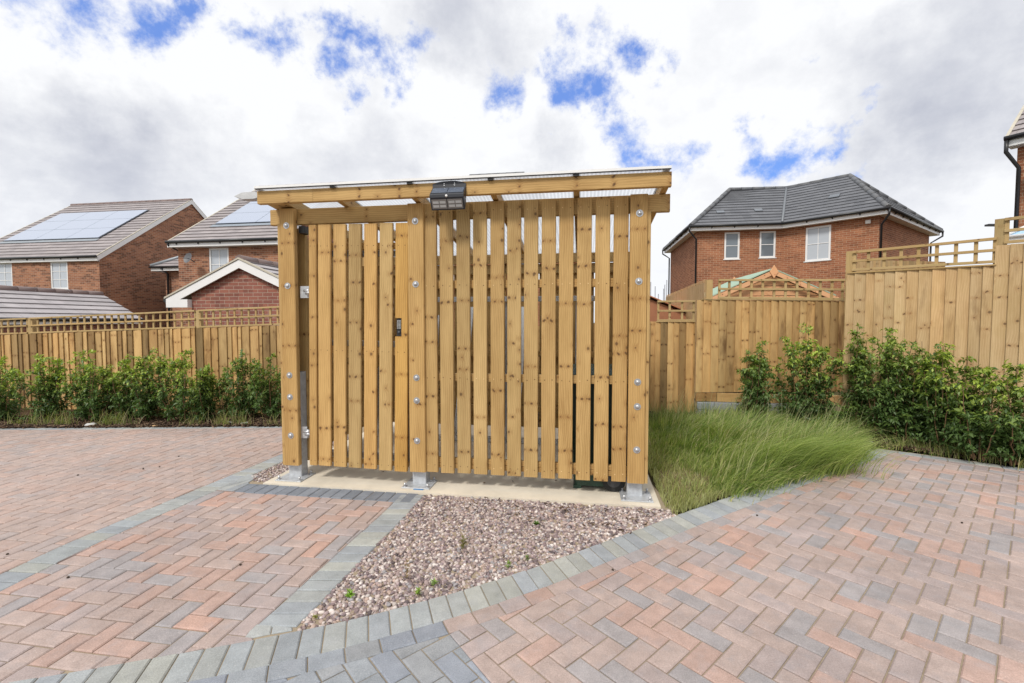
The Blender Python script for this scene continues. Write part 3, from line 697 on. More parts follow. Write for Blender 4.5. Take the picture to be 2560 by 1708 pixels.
# ---- galvanised cycle rack inside
rack=empty('cycle_rack',L2(0,0)+(.012,),RZ,label='galvanised cycle rack with leaning white channels inside the slatted store',cat='cycle rack')
b=MB(); b.box(.75,3.2,1.62,1.67,1.725,1.785,ch=.003,grain='x'); b.build('top_rail',GALV,rack)
b=MB(); b.box(.75,3.2,1.70,1.76,.004,.064,ch=.003,grain='x'); b.build('floor_rail',GALV,rack)
for u in (.85,1.98,2.82): b=MB(); b.box(u,u+.05,1.675,1.725,.064,1.72,ch=.003); b.build('upright',GALV,rack)
for i,u in enumerate((1.10,1.53,1.86,2.17,2.43)):
    s_=Vector((.05*(-1)**i,-.42,-1.52)).normalized(); T=Vector((1,0,0)); W=s_.cross(T).normalized()
    if W.y>0: W=-W
    p=Vector((u,1.58,1.66 if i%2 else 1.56))
    b=MB(); b.board(p,s_,T,W,1.5,.095,.004,0); b.board(p,s_,W,T,1.5,.035,.004,0); b.board(p+T*.091,s_,W,T,1.5,.035,.004,0); b.build('channel',WHITERACK,rack)
    b=MB(); b.tube([p+s_*1.42+T*.05+W*.05,p+s_*1.50+T*.05+W*.12,p+s_*1.42+T*.05+W*.16],.008,6); b.build('wheel_hook',BOLT,rack)
# ---- green wheelie bin
wb=empty('wheelie_bin',L2(3.02,.55)+(.012,),RZ,label='dark green wheelie bin standing behind the slats at the right end of the store',cat='wheelie bin')
b=MB()
lv=[(.03,-.175,.13,.50),(.10,-.19,.15,.50),(.95,-.26,.25,.58),(.99,-.28,.27,.60)]
def ring(z,x0,x1,w_,r=.04):
    y0,y1=-w_/2,w_/2; o=[]
    for cx_,cy_,a0 in ((x1-r,y1-r,0),(x0+r,y1-r,90),(x0+r,y0+r,180),(x1-r,y0+r,270)):
        for k in range(4): a=R(a0+k*30); o.append((cx_+r*math.cos(a),cy_+r*math.sin(a),z))
    return o
rs=[ring(*l) for l in lv]
for i in range(3):
    for k in range(16): j=(k+1)%16; b.face([rs[i][k],rs[i][j],rs[i+1][j],rs[i+1][k]])
b.face(rs[0][::-1]); b.face(rs[-1]); b.box(-.19,-.12,-.24,.24,.0,.03)
bd=b.build('body',GREENP,wb)
b=MB(); 
ra=ring(.995,-.30,.30,.62); rb_=ring(1.03,-.30,.30,.62); rc_=ring(1.075,-.20,.22,.44)
for A,B in ((ra,rb_),(rb_,rc_)):
    for k in range(16): j=(k+1)%16; b.face([A[k],A[j],B[j],B[k]])
b.face(rc_); b.face(ra[::-1]); b.build('lid',GREENP,wb)
b=MB(); b.tube([(.30,-.25,.99),(.345,-.25,1.0),(.345,.25,1.0),(.30,.25,.99)],.014,8); b.build('handle',GREENP,wb)
for y in (-.285,.245):
    b=MB(); b.tube([(.16,y,.10),(.16,y+.04,.10)],.10,28); wh=b.build('wheel',RUBBER,wb)
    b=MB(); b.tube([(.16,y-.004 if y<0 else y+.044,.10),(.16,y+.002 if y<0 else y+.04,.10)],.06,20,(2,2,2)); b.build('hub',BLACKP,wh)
# ------------------------------------------------------------------ fences
def fence_root(name,P0,P1,label,group=None):
    d=Vector((P1[0]-P0[0],P1[1]-P0[1])); return empty(name,(P0[0],P0[1],0),math.atan2(d.y,d.x),label=label,cat='fence',group=group), d.length
def boards(root,L,zb0,zb1,zt0,zt1,w,m,dark=.18,seed=1,xs=0.,name='board_panel',shades=None,flip=False,var=.14):
    rnd=random.Random(seed); b=MB(); x=xs
    while x<L-.02:
        ww=w*rnd.uniform(1-var,1+var); ww=min(ww,L-x)
        f0,f1=x/L,min((x+ww)/L,1); k=rnd.choice(shades) if shades else (1.0 if rnd.random()>dark else rnd.uniform(.45,.7)); k*=rnd.uniform(.9,1.1)
        h=rnd.uniform(-.05,.05); c=(k*(1+h),k,k*(1-h))
        za,zc=zb0+(zb1-zb0)*f0,zb0+(zb1-zb0)*f1; ta,tc=zt0+(zt1-zt0)*f0+rnd.uniform(-.004,.004),zt0+(zt1-zt0)*f1
        x2=x+ww*1.12; ou,ov=rnd.uniform(0,90),rnd.uniform(0,90)
        P=[(x,-.002),(x2,-.024),(x2,-.012),(x,.004)] if not flip else [(x-ww*.12,-.024),(x+ww,-.002),(x+ww,.004),(x-ww*.12,-.012)]
        A=[(p[0],p[1],za) for p in P]; B=[(P[0][0],P[0][1],ta),(P[1][0],P[1][1],tc),(P[2][0],P[2][1],tc),(P[3][0],P[3][1],ta)]
        for i in range(4):
            j=(i+1)%4; u0=0 if i in(0,3) else ww; u1=ww if i in (0,1) else 0
            b.face([A[i],A[j],B[j],B[i]],[(ou+u0,ov),(ou+u1,ov),(ou+u1,ov+B[j][2]-A[j][2]),(ou+u0,ov+B[i][2]-A[i][2])],c)
        b.face(B,[(ou,ov),(ou+.1,ov),(ou+.1,ov+.01),(ou,ov+.01)],c)
        x+=ww
    return b.build(name,m,root)
def trellis(root,x0,x1,zb0,zb1,zt0,zt1,m,pitch=.16,rows=1,bw=.032,y=-.02,t=.02,end=True):
    b=MB(); L=x1-x0
    def rail(a0,a1,yy,h=bw,tt=t):
        d=Vector((L,0,a1-a0)); l=d.length; d.normalize(); b.board((x0,yy,a0),d,(-d.z,0,d.x),(0,1,0),l,h,tt,.002,tint(.08,.03))
    rail(zt0-bw,zt1-bw,y-.004,bw,t+.012); rail(zb0,zb1,y)
    for r in range(rows): f=(r+1)/(rows+1); rail(zb0+(zt0-zb0-bw)*f,zb1+(zt1-zb1-bw)*f,y)
    n=max(1,round(L/pitch)); 
    for i in range(n+1):
        x=x0+L*i/n-(bw/2 if 0<i<n else (0 if i==0 else bw)); f=(x-x0)/L
        b.board((x,y+t+.001,zb0+(zb1-zb0)*f+.002),(0,0,1),(1,0,0),(0,1,0),(zt0+(zt1-zt0)*f)-(zb0+(zb1-zb0)*f)-.006,bw*1.1,t,.002,tint(.1,.03))
    return b.build('trellis',m,root)
def fpost(root,x,z0,z1,m,w=.09,y=.0): b=MB(); b.board((x-w/2,y,z0),(0,0,1),(1,0,0),(0,1,0),z1-z0,w,w,.004,tint(.08)); return b.build('post',m,root)
# left fence
FA,FB=(-8.885-1.3,7.9+.13),(-3.0,7.24)
r_,L=fence_root('closeboard_fence',FA,FB,'long closeboard fence with square trellis top behind the shrubs left of the store')
def fz(f,a,b_): return a+(b_-a)*f
x0f=1.3/L
T0,T1=1.49,1.775; B0,B1=1.225,1.465
boards(r_,L,.0,.0,B0,B1,.115,W_FENCE,.3,5,shades=[1,1.1,1.15,1.05,.95,.66,.55,.8,1.0,.5],var=.45)
cuts=[0,1.9,5.05,L]
for i in range(3):
    a,c=cuts[i]+.03,cuts[i+1]-.03
    trellis(r_,a,c,fz(a/L,B0,B1)+.004,fz(c/L,B0,B1)+.004,fz(a/L,T0,T1),fz(c/L,T0,T1),W_TREL,.128,1,.026)
    fpost(r_,cuts[i+1] if i<2 else L-.05,.0,fz(cuts[i+1]/L,T0,T1)-.01,W_TREL,.085,.001)
# fence continuing behind the store
r_,L=fence_root('closeboard_fence',(-2.9,7.75),(2.26,7.20),'closeboard fence with dark boards seen through gaps behind the store')
boards(r_,L,.0,.08,1.30,1.50,.10,W_FENCE,.4,9,shades=[.8,.6,.5,.9])
# right low bay
def wp(r,Y): return (r*Y,Y)
r_,L=fence_root('closeboard_fence',(2.27,7.19),(2.86,7.10),'low dark closeboard fence bay with trellis next to the right end of the store')
boards(r_,L,.05,.08,1.492,1.492,.094,W_FENCE,.3,3,shades=[.95,.5,.55,.5,1.0,1.05,1.0],flip=True)
trellis(r_,.02,L-.015,1.505,1.505,1.83,1.83,W_TREL,.162,1,.03)
b=MB(); b.board((0,-.03,1.493),(1,0,0),(0,0,1),(0,1,0),L-.01,.012,.05,0); b.build('capping',W_TREL,r_)
# middle bay
r_,L=fence_root('closeboard_fence',(2.87,7.06),(4.93,6.74),'closeboard fence bay with trellis in front of the summerhouse gable')
boards(r_,L,.40,.46,1.835,1.80,.104,W_FENCE,.12,12,shades=[1,.95,.62,1.08,1,.85,1.1,.8,1.02],flip=True)
b=MB(); b.board((0,-.012,.26),(1,0,0),(0,0,1),(0,1,0),.30,.135,.04,.003,(.6,.55,.5)); b.board((.31,-.012,.26),(1,0,0),(0,0,1),(0,1,0),L-.31,.135,.04,.003,tint()); b.build('gravel_board',W_FENCE,r_)
trellis(r_,.30,L-.03,1.85,1.815,2.150,2.125,W_TREL,.158,1,.032); b=MB(); b.board((.05,-.03,1.838),Vector((L-.05,0,-.033)).normalized(),(0,0,1),(0,1,0),L-.06,.012,.05,0); b.build('capping',W_TREL,r_)
fpost(r_,.17,1.82,2.14,W_TREL,.09,-.02); fpost(r_,.06,.1,1.80,W_TREL,.09,.002)
# angled upper bays
Dv=Vector((.640,-.768)); P3=Vector((4.61,6.28))
P4=P3+Dv*1.40; P5=P4+Dv*2.6
r_,L=fence_root('closeboard_fence',P3,P4,'pale closeboard fence bay with raking trellis at the corner behind the shrubs')
boards(r_,L,.56,.56,2.165,2.145,.108,W_PALE,.0,21,shades=[1,.88,.8,1.08,1.02,.95],flip=True)
b=MB(); b.board((-.02,-.012,.30),(1,0,0),(0,0,1),(0,1,0),L,.25,.035,.003,tint()); b.build('gravel_board',W_PALE,r_)
trellis(r_,.05,L-.005,2.185,2.165,2.455,2.455,W_TREL,.163,1,.032); 
b=MB(); b.board((.0,-.034,2.155),Vector((L,0,-.02)).normalized(),(0,0,1),(0,1,0),L,.016,.04,0); b.build('capping',W_TREL,r_)
fpost(r_,.02,.2,2.46,W_TREL,.10,.005)
r_,L=fence_root('closeboard_fence',P4,P5,'taller closeboard fence bay with trellis at the right edge of the photo')
boards(r_,L,.56,.56,2.36,2.33,.112,W_PALE,.0,33,shades=[1,.9,.85,1.05,.8],flip=True); trellis(r_,.05,L,2.372,2.345,2.66,2.65,W_TREL,.17,1,.033); fpost(r_,.02,.2,2.66,W_TREL,.10,.005)
b=MB(); b.board((0,-.012,.30),(1,0,0),(0,0,1),(0,1,0),L,.25,.035,.003,tint()); b.build('gravel_board',W_PALE,r_)
# fences beyond
r_,L=fence_root('closeboard_fence',(3.44,8.15),(4.45,13.2),'pale garden fence running away from the low bay towards the far house')
boards(r_,L,.0,.1,2.25,2.25,.11,W_PALE,.0,41,shades=[1.08,1.0,.95,1.1])
b=MB(); b.face([(0,.003,0),(L,.003,0),(L,.003,2.2),(0,.003,2.2)],[(0,0),(L,0),(L,2),(0,2)],(.8,.8,.8)); b.build('backing',W_PALE,r_)
r_,L=fence_root('closeboard_fence',(7.0,9.6),(11.6,12.3),'stepped pale garden fence seen behind the raking trellis')
boards(r_,L,.0,.3,2.80,3.1,.13,W_PALE,.0,43,shades=[1.0,.8,1.1,.9])
# retaining wall of grey blocks under the right fences
rw=empty('retaining_wall',(2.88,7.02,0),label='low grey block retaining wall at the foot of the right hand fences',cat='wall')
b=MB()
def blockrow(p0,p1,z0,z1,t_=.10):
    p0,p1=Vector(p0),Vector(p1); d=(p1-p0); L_=d.length; d.normalize(); n=max(1,int(L_/.225))
    for i in range(n):
        q_=p0+d*(L_*i/n); b.board((q_.x-2.88,q_.y-7.02,z0),(d.x,d.y,0),(0,0,1),(-d.y,d.x,0),L_/n-.008,z1-z0-.008,t_,.006,tint(.15,.02))
for z0,z1 in ((-.02,.13),(.13,.255)): blockrow((2.88,7.02),(4.62,6.75),z0,z1)
for z0,z1 in ((-.02,.13),(.13,.255)): blockrow((4.55,6.16),(6.6,3.7),z0+.0,z1+.04)
b.build('block_course',BLOCKW,rw)
# ------------------------------------------------------------------ buildings
def wallrect(b,p0,d,L,z0,z1,ops=(),rev=.07,inward=None):
    """vertical wall in local coords from p0 along unit d; outward normal is to the right of d... openings (x0,x1,z0,z1) get reveals"""
    p0=Vector((p0[0],p0[1],0)); d=Vector((d[0],d[1],0)); inn=Vector((-d.y,d.x,0)) if inward is None else Vector((*inward,0))
    xs=sorted({0,L,*[o[0] for o in ops],*[o[1] for o in ops]}); zs=sorted({z0,z1,*[o[2] for o in ops],*[o[3] for o in ops]})
    P=lambda x,z,k=0.: tuple(p0+d*x+inn*k+Vector((0,0,z)))
    for i in range(len(xs)-1):
        for j in range(len(zs)-1):
            cx,cz=(xs[i]+xs[i+1])/2,(zs[j]+zs[j+1])/2
            if any(o[0]<cx<o[1] and o[2]<cz<o[3] for o in ops): continue
            b.face([P(xs[i],zs[j]),P(xs[i+1],zs[j]),P(xs[i+1],zs[j+1]),P(xs[i],zs[j+1])],[(xs[i],zs[j]),(xs[i+1],zs[j]),(xs[i+1],zs[j+1]),(xs[i],zs[j+1])])
    for (a,c,e,f) in ops:
        for q_ in ([P(a,e),P(a,f),P(a,f,rev),P(a,e,rev)],[P(c,f),P(c,e),P(c,e,rev),P(c,f,rev)],[P(a,f),P(c,f),P(c,f,rev),P(a,f,rev)],[P(c,e),P(a,e),P(a,e,rev),P(c,e,rev)]):
            b.face(q_,[(0,0),(0,f-e),(rev,f-e),(rev,0)])
def window(root,p0,d,a,c,e,f,cols=2,rows=3,glass=PANE,rev=.05,sill=True,tilt=False,inward=None):
    """frame with glazing bars set back in an opening; pane is a sub-part"""
    p0=Vector((p0[0],p0[1],0)); d=Vector((d[0],d[1],0)); inn=Vector((-d.y,d.x,0)) if inward is None else Vector((*inward,0)); o=p0+inn*(rev-.035)
    b=MB(); fw=.065; Lx=c-a; H_=f-e
    def bx(x,z,w_,h_,y,t_): b.board(o+d*(a+x)+inn*y+Vector((0,0,e+z)),(0,0,1),d,inn,h_,w_,t_,.0,(1,1,1))
    bx(0,0,fw,H_,0,.05); bx(Lx-fw,0,fw,H_,0,.05); bx(fw,0,Lx-2*fw,fw,.0,.05); bx(fw,H_-fw,Lx-2*fw,fw,0,.05)
    for i in range(1,cols): bx(fw+(Lx-2*fw)*i/cols-.012,fw,.024,H_-2*fw,.012,.02)
    for j in range(1,rows): bx(fw,fw+(H_-2*fw)*j/rows-.012,Lx-2*fw,.024,.0125,.0195)
    w_=b.build('window',WHITE,root)
    b=MB(); q_=[o+d*(a+x)+inn*.028+Vector((0,0,e+z)) for x,z in ((.05,.05),(Lx-.05,.05),(Lx-.05,H_-.05),(.05,H_-.05))]; b.face(q_,[(0,0),(1,0),(1,1),(0,1)]); b.build('pane',glass,w_)
    if sill: b=MB(); b.board(o+d*(a-.04)-inn*.03+Vector((0,0,e-.03)),d,(0,0,1),inn,Lx+.08,.03,.07,0,(1,1,1)); b.build('sill',WHITE,w_)
    return w_
def roofplane(b,poly,gauge=.30,lift=.028,c=(1,1,1),skip=None):
    """poly[0]->poly[1] is the eave; slices the plane into lapped tile courses"""
    p=[Vector(x) for x in poly]; S=(p[1]-p[0]).normalized(); nrm=None
    for x in p[2:]:
        n_=S.cross(x-p[0])
        if n_.length>1e-4: nrm=n_.normalized(); break
    if nrm.z<0: nrm=-nrm
    T=nrm.cross(S)
    if T.z<0: T=-T
    q_=[((x-p[0]).dot(S),(x-p[0]).dot(T)) for x in p]; q_=ccw(q_); x0,x1=min(a[0] for a in q_)-1,max(a[0] for a in q_)+1; tm=max(a[1] for a in q_)
    n=max(1,int(math.ceil(tm/gauge)))
    for i in range(n):
        t0,t1=i*gauge,(i+1)*gauge+.001
        s_=clean(clip(q_,[(x0,t0),(x1,t0),(x1,t1),(x0,t1)]))
        if len(s_)<3: continue
        k=random.uniform(.94,1.05); cc=(c[0]*k,c[1]*k,c[2]*k)
        h=lambda t: lift*(1-(t-t0)/gauge)+.004
        f=[p[0]+S*a+T*t_+nrm*h(t_) for a,t_ in s_]; off=(i%2)*.165
        b.face([tuple(v) for v in f],[(a+off,t_*.98+.003) for a,t_ in s_],cc)
        lo=[a for a,t_ in s_ if abs(t_-t0)<.006]
        if len(lo)>=2:
            a,c_=min(lo),max(lo); A=p[0]+S*a+T*t0; B=p[0]+S*c_+T*t0
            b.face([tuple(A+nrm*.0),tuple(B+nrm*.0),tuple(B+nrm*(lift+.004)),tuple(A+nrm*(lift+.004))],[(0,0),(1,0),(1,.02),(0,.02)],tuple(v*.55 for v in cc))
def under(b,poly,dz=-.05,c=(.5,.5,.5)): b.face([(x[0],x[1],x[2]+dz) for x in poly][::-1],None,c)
def ridge(root,a,b_,m,r=.10):
    b=MB(); a,b_=Vector(a),Vector(b_); L_=(b_-a).length; n=max(1,int(L_/.45)); d=(b_-a)/n
    for i in range(n): b.tube([a+d*i-Vector((0,0,r*.35)),a+d*(i+1)*.999-Vector((0,0,r*.35))],r*(1.04),8,tint(.08,.02),True,r*.96)
    return b.build('ridge_tiles',m,root)
def gutter(b,a,c,r=.055): b.tube([a,c],r,8)
def pipe(root,pts,r=.035): b=MB(); b.tube(pts,r,8); return b.build('downpipe',BLACKP,root)
def barge(b,a,c,n,h=.20,t_=.03):
    """board following a roof edge from a to c, hanging down by h, thickness along n"""
    a,c,n=Vector(a),Vector(c),Vector(n); z=Vector((0,0,h)); q_=[a,c,c-z,a-z]; r=[x+n*t_ for x in q_]
    b.face([tuple(x) for x in q_]); b.face([tuple(x) for x in r[::-1]])
    for i in range(4): j=(i+1)%4; b.face([tuple(q_[i]),tuple(r[i]),tuple(r[j]),tuple(q_[j])])
def dish(root,p,d,r=.22):
    p,d=Vector(p),Vector(d).normalized(); x=d.orthogonal().normalized(); y=d.cross(x); b=MB(); rr=[]
    for k in range(4): a=k/3; rr.append([p+d*(.06*a*a)+(x*math.cos(t_)+y*math.sin(t_))*r*max(a,.02) for t_ in [2*math.pi*i/16 for i in range(16)]])
    for k in range(3):
        for i in range(16): j=(i+1)%16; b.face([rr[k][i],rr[k+1][i],rr[k+1][j],rr[k][j]],None,(1,1,1),True)
    b.tube([p,p+d*.25-Vector((0,0,.08))],.012,6); b.tube([p,p-d*.22-Vector((0,0,.05))],.02,6); return b.build('satellite_dish',simple('dish_grey',(.12,.12,.13),.5),root)
def gable_house(root,xL,xR,yF,yB,ze,zr_,br,tl,zg=-1.2,inset=.12,gaps_front=(),fasc=.17,rd=RIDGE):
    """ridge along local x; front eave at y=yF; gable faces at xL and xR"""
    ym=(yF+yB)/2; wl,wr,wf,wb=xL+inset*.6,xR-inset*.6,yF+inset,yB-inset
    b=MB(); wallrect(b,(wl,wf),(1,0),wr-wl,zg,ze-.16,gaps_front)
    wallrect(b,(wr,wb),(-1,0),wr-wl,zg,ze-.16)
    for x,s in ((wr,1),(wl,-1)):
        pts=[(x,wf,zg),(x,wb,zg),(x,wb,ze-.05),(x,ym,zr_-.12),(x,wf,ze-.05)]; pts=pts if s>0 else pts[::-1]
        b.face(pts,[(p[1]*s,p[2]) for p in pts])
    b.build('wall',br,root)
    b=MB(); P=[(xL,yF,ze),(xR,yF,ze),(xR,ym,zr_),(xL,ym,zr_)]; roofplane(b,P); Q=[(xR,yB,ze),(xL,yB,ze),(xL,ym,zr_),(xR,ym,zr_)]; roofplane(b,Q); under(b,P); under(b,Q)
    rf=b.build('roof',tl,root); ridge(rf,(xL,ym,zr_+.02),(xR,ym,zr_+.02),rd)
    b=MB(); b.box(xL,xR,yF-.01,yF+.02,ze-.20,ze-.03); b.box(xL+.05,xR-.05,yF+.02,wf+.02,ze-.21,ze-.19); b.cut(); b.box(xL,xR,yB-.02,yB+.01,ze-.20,ze-.03); b.each('fascia',WHITE,root)
    b=MB()
    for x,s in ((xR-.03,1),(xL,1)):
        barge(b,(x,yF,ze+.0),(x,ym,zr_+.0),(1,0,0),.22); barge(b,(x,ym,zr_+.0),(x,yB,ze+.0),(1,0,0),.22); b.cut()
    b.each('bargeboard',WHITE,root)
    b=MB()
    for x in (xR-.06,xL):
        for (a,c) in (((x,yF-.03,ze+.02),(x,ym,zr_+.03)),((x,ym,zr_+.03),(x,yB+.03,ze+.02))): barge(b,a,c,(1,0,0),.035,.06)
        b.cut()
    b.each('verge',VERGE,root)
    b=MB(); gutter(b,(xL,yF-.06,ze-.02),(xR,yF-.06,ze-.02))
    for k in range(int((xR-xL)/.9)): b.box(xL+.4+k*.9,xL+.43+k*.9,yF-.05,yF-.012,ze-.12,ze-.03)
    b.build('gutter',BLACKP,root)
    return ym
def solar(root,xa,cols,pw,ya,rows,ph,yF,ze,zr_,ym,edge=True):
    T=Vector((0,ym-yF,zr_-ze)).normalized(); nn=Vector((0,-T.z,T.y)); p0=Vector((0,yF,ze))
    b=MB(); b.board(p0+Vector((xa-.05,0,0))+T*(ya-.04)+nn*.03,T,(1,0,0),nn,rows*ph+.08,cols*pw+.1,.02,0,(.2,.2,.22)); fr=b.build('solar_array',BLACKP,root)
    for i in range(cols):
        for j in range(rows): b=MB(); b.board(p0+Vector((xa+i*pw+.008,0,0))+T*(ya+j*ph+.008)+nn*.051,T,(1,0,0),nn,ph-.016,pw-.016,.03,0); b.build('solar_panel',SOLAR,fr)
    b=MB(); b.board(p0+Vector((xa-.1,0,0))+T*(ya-.24)+nn*.035,T,(1,0,0),nn,.2,cols*pw+.2,.01,0); b.build('flashing',LEADM,fr)
# house A
hA=empty('detached_house',(-18.09,20,-1.2),RZ,label='brown brick house with gable end and nine solar panels, at the far left',cat='house')
class Sub: pass
def house(root): root.location.z=0; return root
house(hA)
wa=[(7.7-5.60-.07,7.7-4.72-.07,2.95,4.17),(7.7-2.61-.07,7.7-1.69-.07,2.95,4.17)]
wa=[(1.98,2.88,2.95,4.17),(4.97,5.89,2.95,4.17)]
ym=gable_house(hA,-7.7,0,0,10,4.36,8.08,BR_A,TL_A,-1.2,.12,wa)
for (a,c,e,f) in wa: window(hA,(-7.628,.12),(1,0),a,c,e,f,2,3,BLIND)
solar(hA,-6.95,3,1.80,1.70,3,1.06,0,4.36,8.08,ym)
# house B
hB=empty('detached_house',(-12.77,17,0),RZ,label='brown brick house with solar roof half hidden by the left end of the store',cat='house')
wb_=[(1.28,2.18,3.0,4.25)]
ym=gable_house(hB,0,4.5,0,10,4.45,7.86,BR_A,TL_A,-1.2,.28,[(1.30,2.12,3.02,4.22)])
window(hB,(.168,.28),(1,0),1.30,2.12,3.02,4.22,2,2,BLIND)
solar(hB,1.0,2,1.75,1.45,3,1.06,0,4.45,7.86,ym)
pipe(hB,[(.06,-.05,4.36),(.06,.0,4.30),(.16,.5,4.1),(.16,.5,-1)])
dish(hB,(1.0,-.10,3.80),(-.2,-1,.3),.20)
b=MB(); wallrect(b,(-4.45,4.2),(1,0),4.7,-1.2,3.95); wallrect(b,(-4.45,8.),(0,-1),3.8,-1.2,3.95); b.build('extension_wall',BR_A,hB)
b=MB(); P=[(-4.9,3.9,4.08),(.2,3.9,4.08),(.2,5.6,5.15),(-3.2,5.6,5.15)]; roofplane(b,P); under(b,P); P=[(-4.9,8.1,4.08),(-4.9,3.9,4.08),(-3.2,5.6,5.15)]; roofplane(b,P); under(b,P); b.build('extension_roof',TL_A,hB)
b=MB(); b.box(-4.9,.2,3.88,3.91,3.88,4.05); b.cut(); b.box(-4.9,-4.87,3.91,8.1,3.88,4.05); b.each('fascia',WHITE,hB)
b=MB(); gutter(b,(-4.92,3.83,4.05),(.2,3.83,4.05),.05); b.build('gutter',BLACKP,hB); pipe(hB,[(-4.3,3.83,4.0),(-4.22,4.1,3.75),(-4.22,4.1,-1)],.05)
b=MB(); b.tube([(-4.92,3.88,4.12),(-3.2,5.6,5.2)],.08,8); b.build('hip_flashing',LEADM,hB)
# garage G1, gable towards the viewer: ridge along local y
def gable_front(root,hw,wall,depth,ze,zr_,br,tl,zg=-.8,bh=.17,box=.5,rd=RIDGE,back=False):
    b=MB(); pts=[(-wall,.10,zg),(wall,.10,zg),(wall,.10,ze+(zr_-ze)*(1-wall/hw)-.1),(0,.10,zr_-.12),(-wall,.10,ze+(zr_-ze)*(1-wall/hw)-.1)]
    b.face(pts,[(p[0],p[2]) for p in pts]); pb=[(x,depth-.1,z) for x,y,z in pts][::-1]; b.face(pb,[(p[0],p[2]) for p in pb])
    wallrect(b,(wall,.10),(0,1),depth-.2,zg,ze); wallrect(b,(-wall,depth-.1),(0,-1),depth-.2,zg,ze); b.build('wall',br,root)
    b=MB()
    for s in (1,-1):
        P=[(s*hw,0,ze),(s*hw,depth,ze),(0,depth,zr_),(0,0,zr_)]; roofplane(b,P,.30); under(b,P,-.04)
    rf=b.build('roof',tl,root); ridge(rf,(0,0,zr_+.03),(0,depth,zr_+.03),rd,.11)
    b=MB()
    for y in (-.012,depth-.02):
        b.cut()
        for s in (1,-1): barge(b,(s*hw,y,ze-.0),(0,y,zr_-.0),(0,1,0),bh,.03)
        for s in (1,-1):
            x0,x1=(wall,hw) if s>0 else (-hw,-wall)
            b.box(x0 if s<0 else x0,x1,y-.001,y+.12 if y<1 else y+.02,ze-bh-.02,ze-.02)
    b.marks=[m for m in b.marks if m]; b.each('bargeboard',WHITE,root)
    b=MB()
    for s in (1,-1): barge(b,(s*(hw+.03),-.03,ze+.03),(0,-.03,zr_+.045),(0,1,0),.035,.07)
    b.build('verge',VERGE,root)
    b=MB()
    for s in (1,-1): gutter(b,(s*(hw+.03),0,ze-.03),(s*(hw+.03),depth,ze-.03),.05); b.cut()
    b.each('gutter',BLACKP,root)
    b=MB()
    for s in (1,-1): x=s*hw; b.box(min(x,x-s*.03),max(x,x-s*.03),0.02,depth,ze-.16,ze-.03); b.cut()
    b.each('fascia',WHITE,root)
G1=empty('garage',(-5.66,9.5,0),RZ,label='small brick garage with white bargeboarded gable behind the left fence by the store',cat='garage')
gable_front(G1,1.755,1.235,5.6,1.99,2.78,BR_G,TL_G)
G2=empty('garage',(-15.25,10.2,0),RZ,label='low garage roof of pale tiles with hipped slope behind the far left fence',cat='garage')
gable_front(G2,1.62,1.45,5.85,1.58,2.45,BR_G,TL_G,bh=.15)
# house C : hipped, bent plan
hC=empty('detached_house',(7.27,18.5,0),0,label='orange brick house with dark hipped roof bent in the middle, right of the store',cat='house')
o=Vector((7.27,18.5)); c_=lambda x,y,z:(x-o.x,y-o.y,z)
E1,E2,E3,E4,E5=(7.19,18.5),(10.56,17.97),(12.69,15.54),(18.20,19.5),(8.13,24.55)
E6=(14.9,23.5); ZE,ZR=5.34,7.55
R1,R2,R3=(9.98,21.13),(12.43,20.9),(13.97,19.13)
b=MB()
for P in ([(*E1,ZE),(*E2,ZE),(*R2,ZR),(*R1,ZR)],[(*E2,ZE),(*E3,ZE),(*R3,ZR),(*R2,ZR)],[(*E3,ZE),(*E4,ZE),(*R3,ZR)],[(*E5,ZE),(*E1,ZE),(*R1,ZR)],[(*E4,ZE),(*E6,ZE),(*R2,ZR),(*R3,ZR)],[(*E6,ZE),(*E5,ZE),(*R1,ZR),(*R2,ZR)]):
    P=[c_(*x) for x in P]; roofplane(b,P,.295,.024); under(b,P)
rf=b.build('roof',TL_C,hC)
for a,d_ in ((E1,R1),(E3,R3),(E5,R1),(E4,R3)): ridge(rf,c_(*a,ZE+.05),c_(*d_,ZR+.03),RIDGEC,.09)
for a,d_ in ((R1,R2),(R2,R3)): ridge(rf,c_(*a,ZR+.02),c_(*d_,ZR+.02),RIDGEC,.09)
b=MB(); b.tube([c_(*E2,ZE+.03),c_(*R2,ZR+.02)],.05,8); b.build('valley_flashing',LEADD,rf)
Es=[Vector(e) for e in (E1,E2,E3,E4,E6,E5)]
def inset(Es,d):
    o_=[]; n=len(Es)
    for i in range(n):
        a,p,b2=Es[i-1],Es[i],Es[(i+1)%n]; d1=(p-a).normalized(); d2=(b2-p).normalized(); n1=Vector((-d1.y,d1.x)); n2=Vector((-d2.y,d2.x)); s=n1+n2; o_.append(p+s*(d/s.dot(n1)))
    return o_
Ws=inset(Es,.30)
def L_(i): return (Ws[(i+1)%6]-Ws[i])
w0=L_(0); w1=L_(1)
def onwall(i,x0,x1):   # screen columns -> distances along wall i
    p,d=Ws[i],L_(i).normalized(); r=[(x-CX)/F*.99 for x in (x0,x1)]; return [(k*p.y-p.x)/(d.x-k*d.y) for k in r]
k0=onwall(0,1812,1850); k1=onwall(0,1900,1940); k2=onwall(1,2015,2078)
opsC={0:[(k0[0],k0[1],4.02,5.10),(k1[0],k1[1],4.05,5.10)],1:[(k2[0],k2[1],3.80,5.08)]}
b=MB()
for i in range(6):
    d=L_(i); wallrect(b,(Ws[i].x-o.x,Ws[i].y-o.y),tuple(d.normalized()),d.length,-.6,ZE-.18,opsC.get(i,()))
b.build('wall',BR_C,hC)
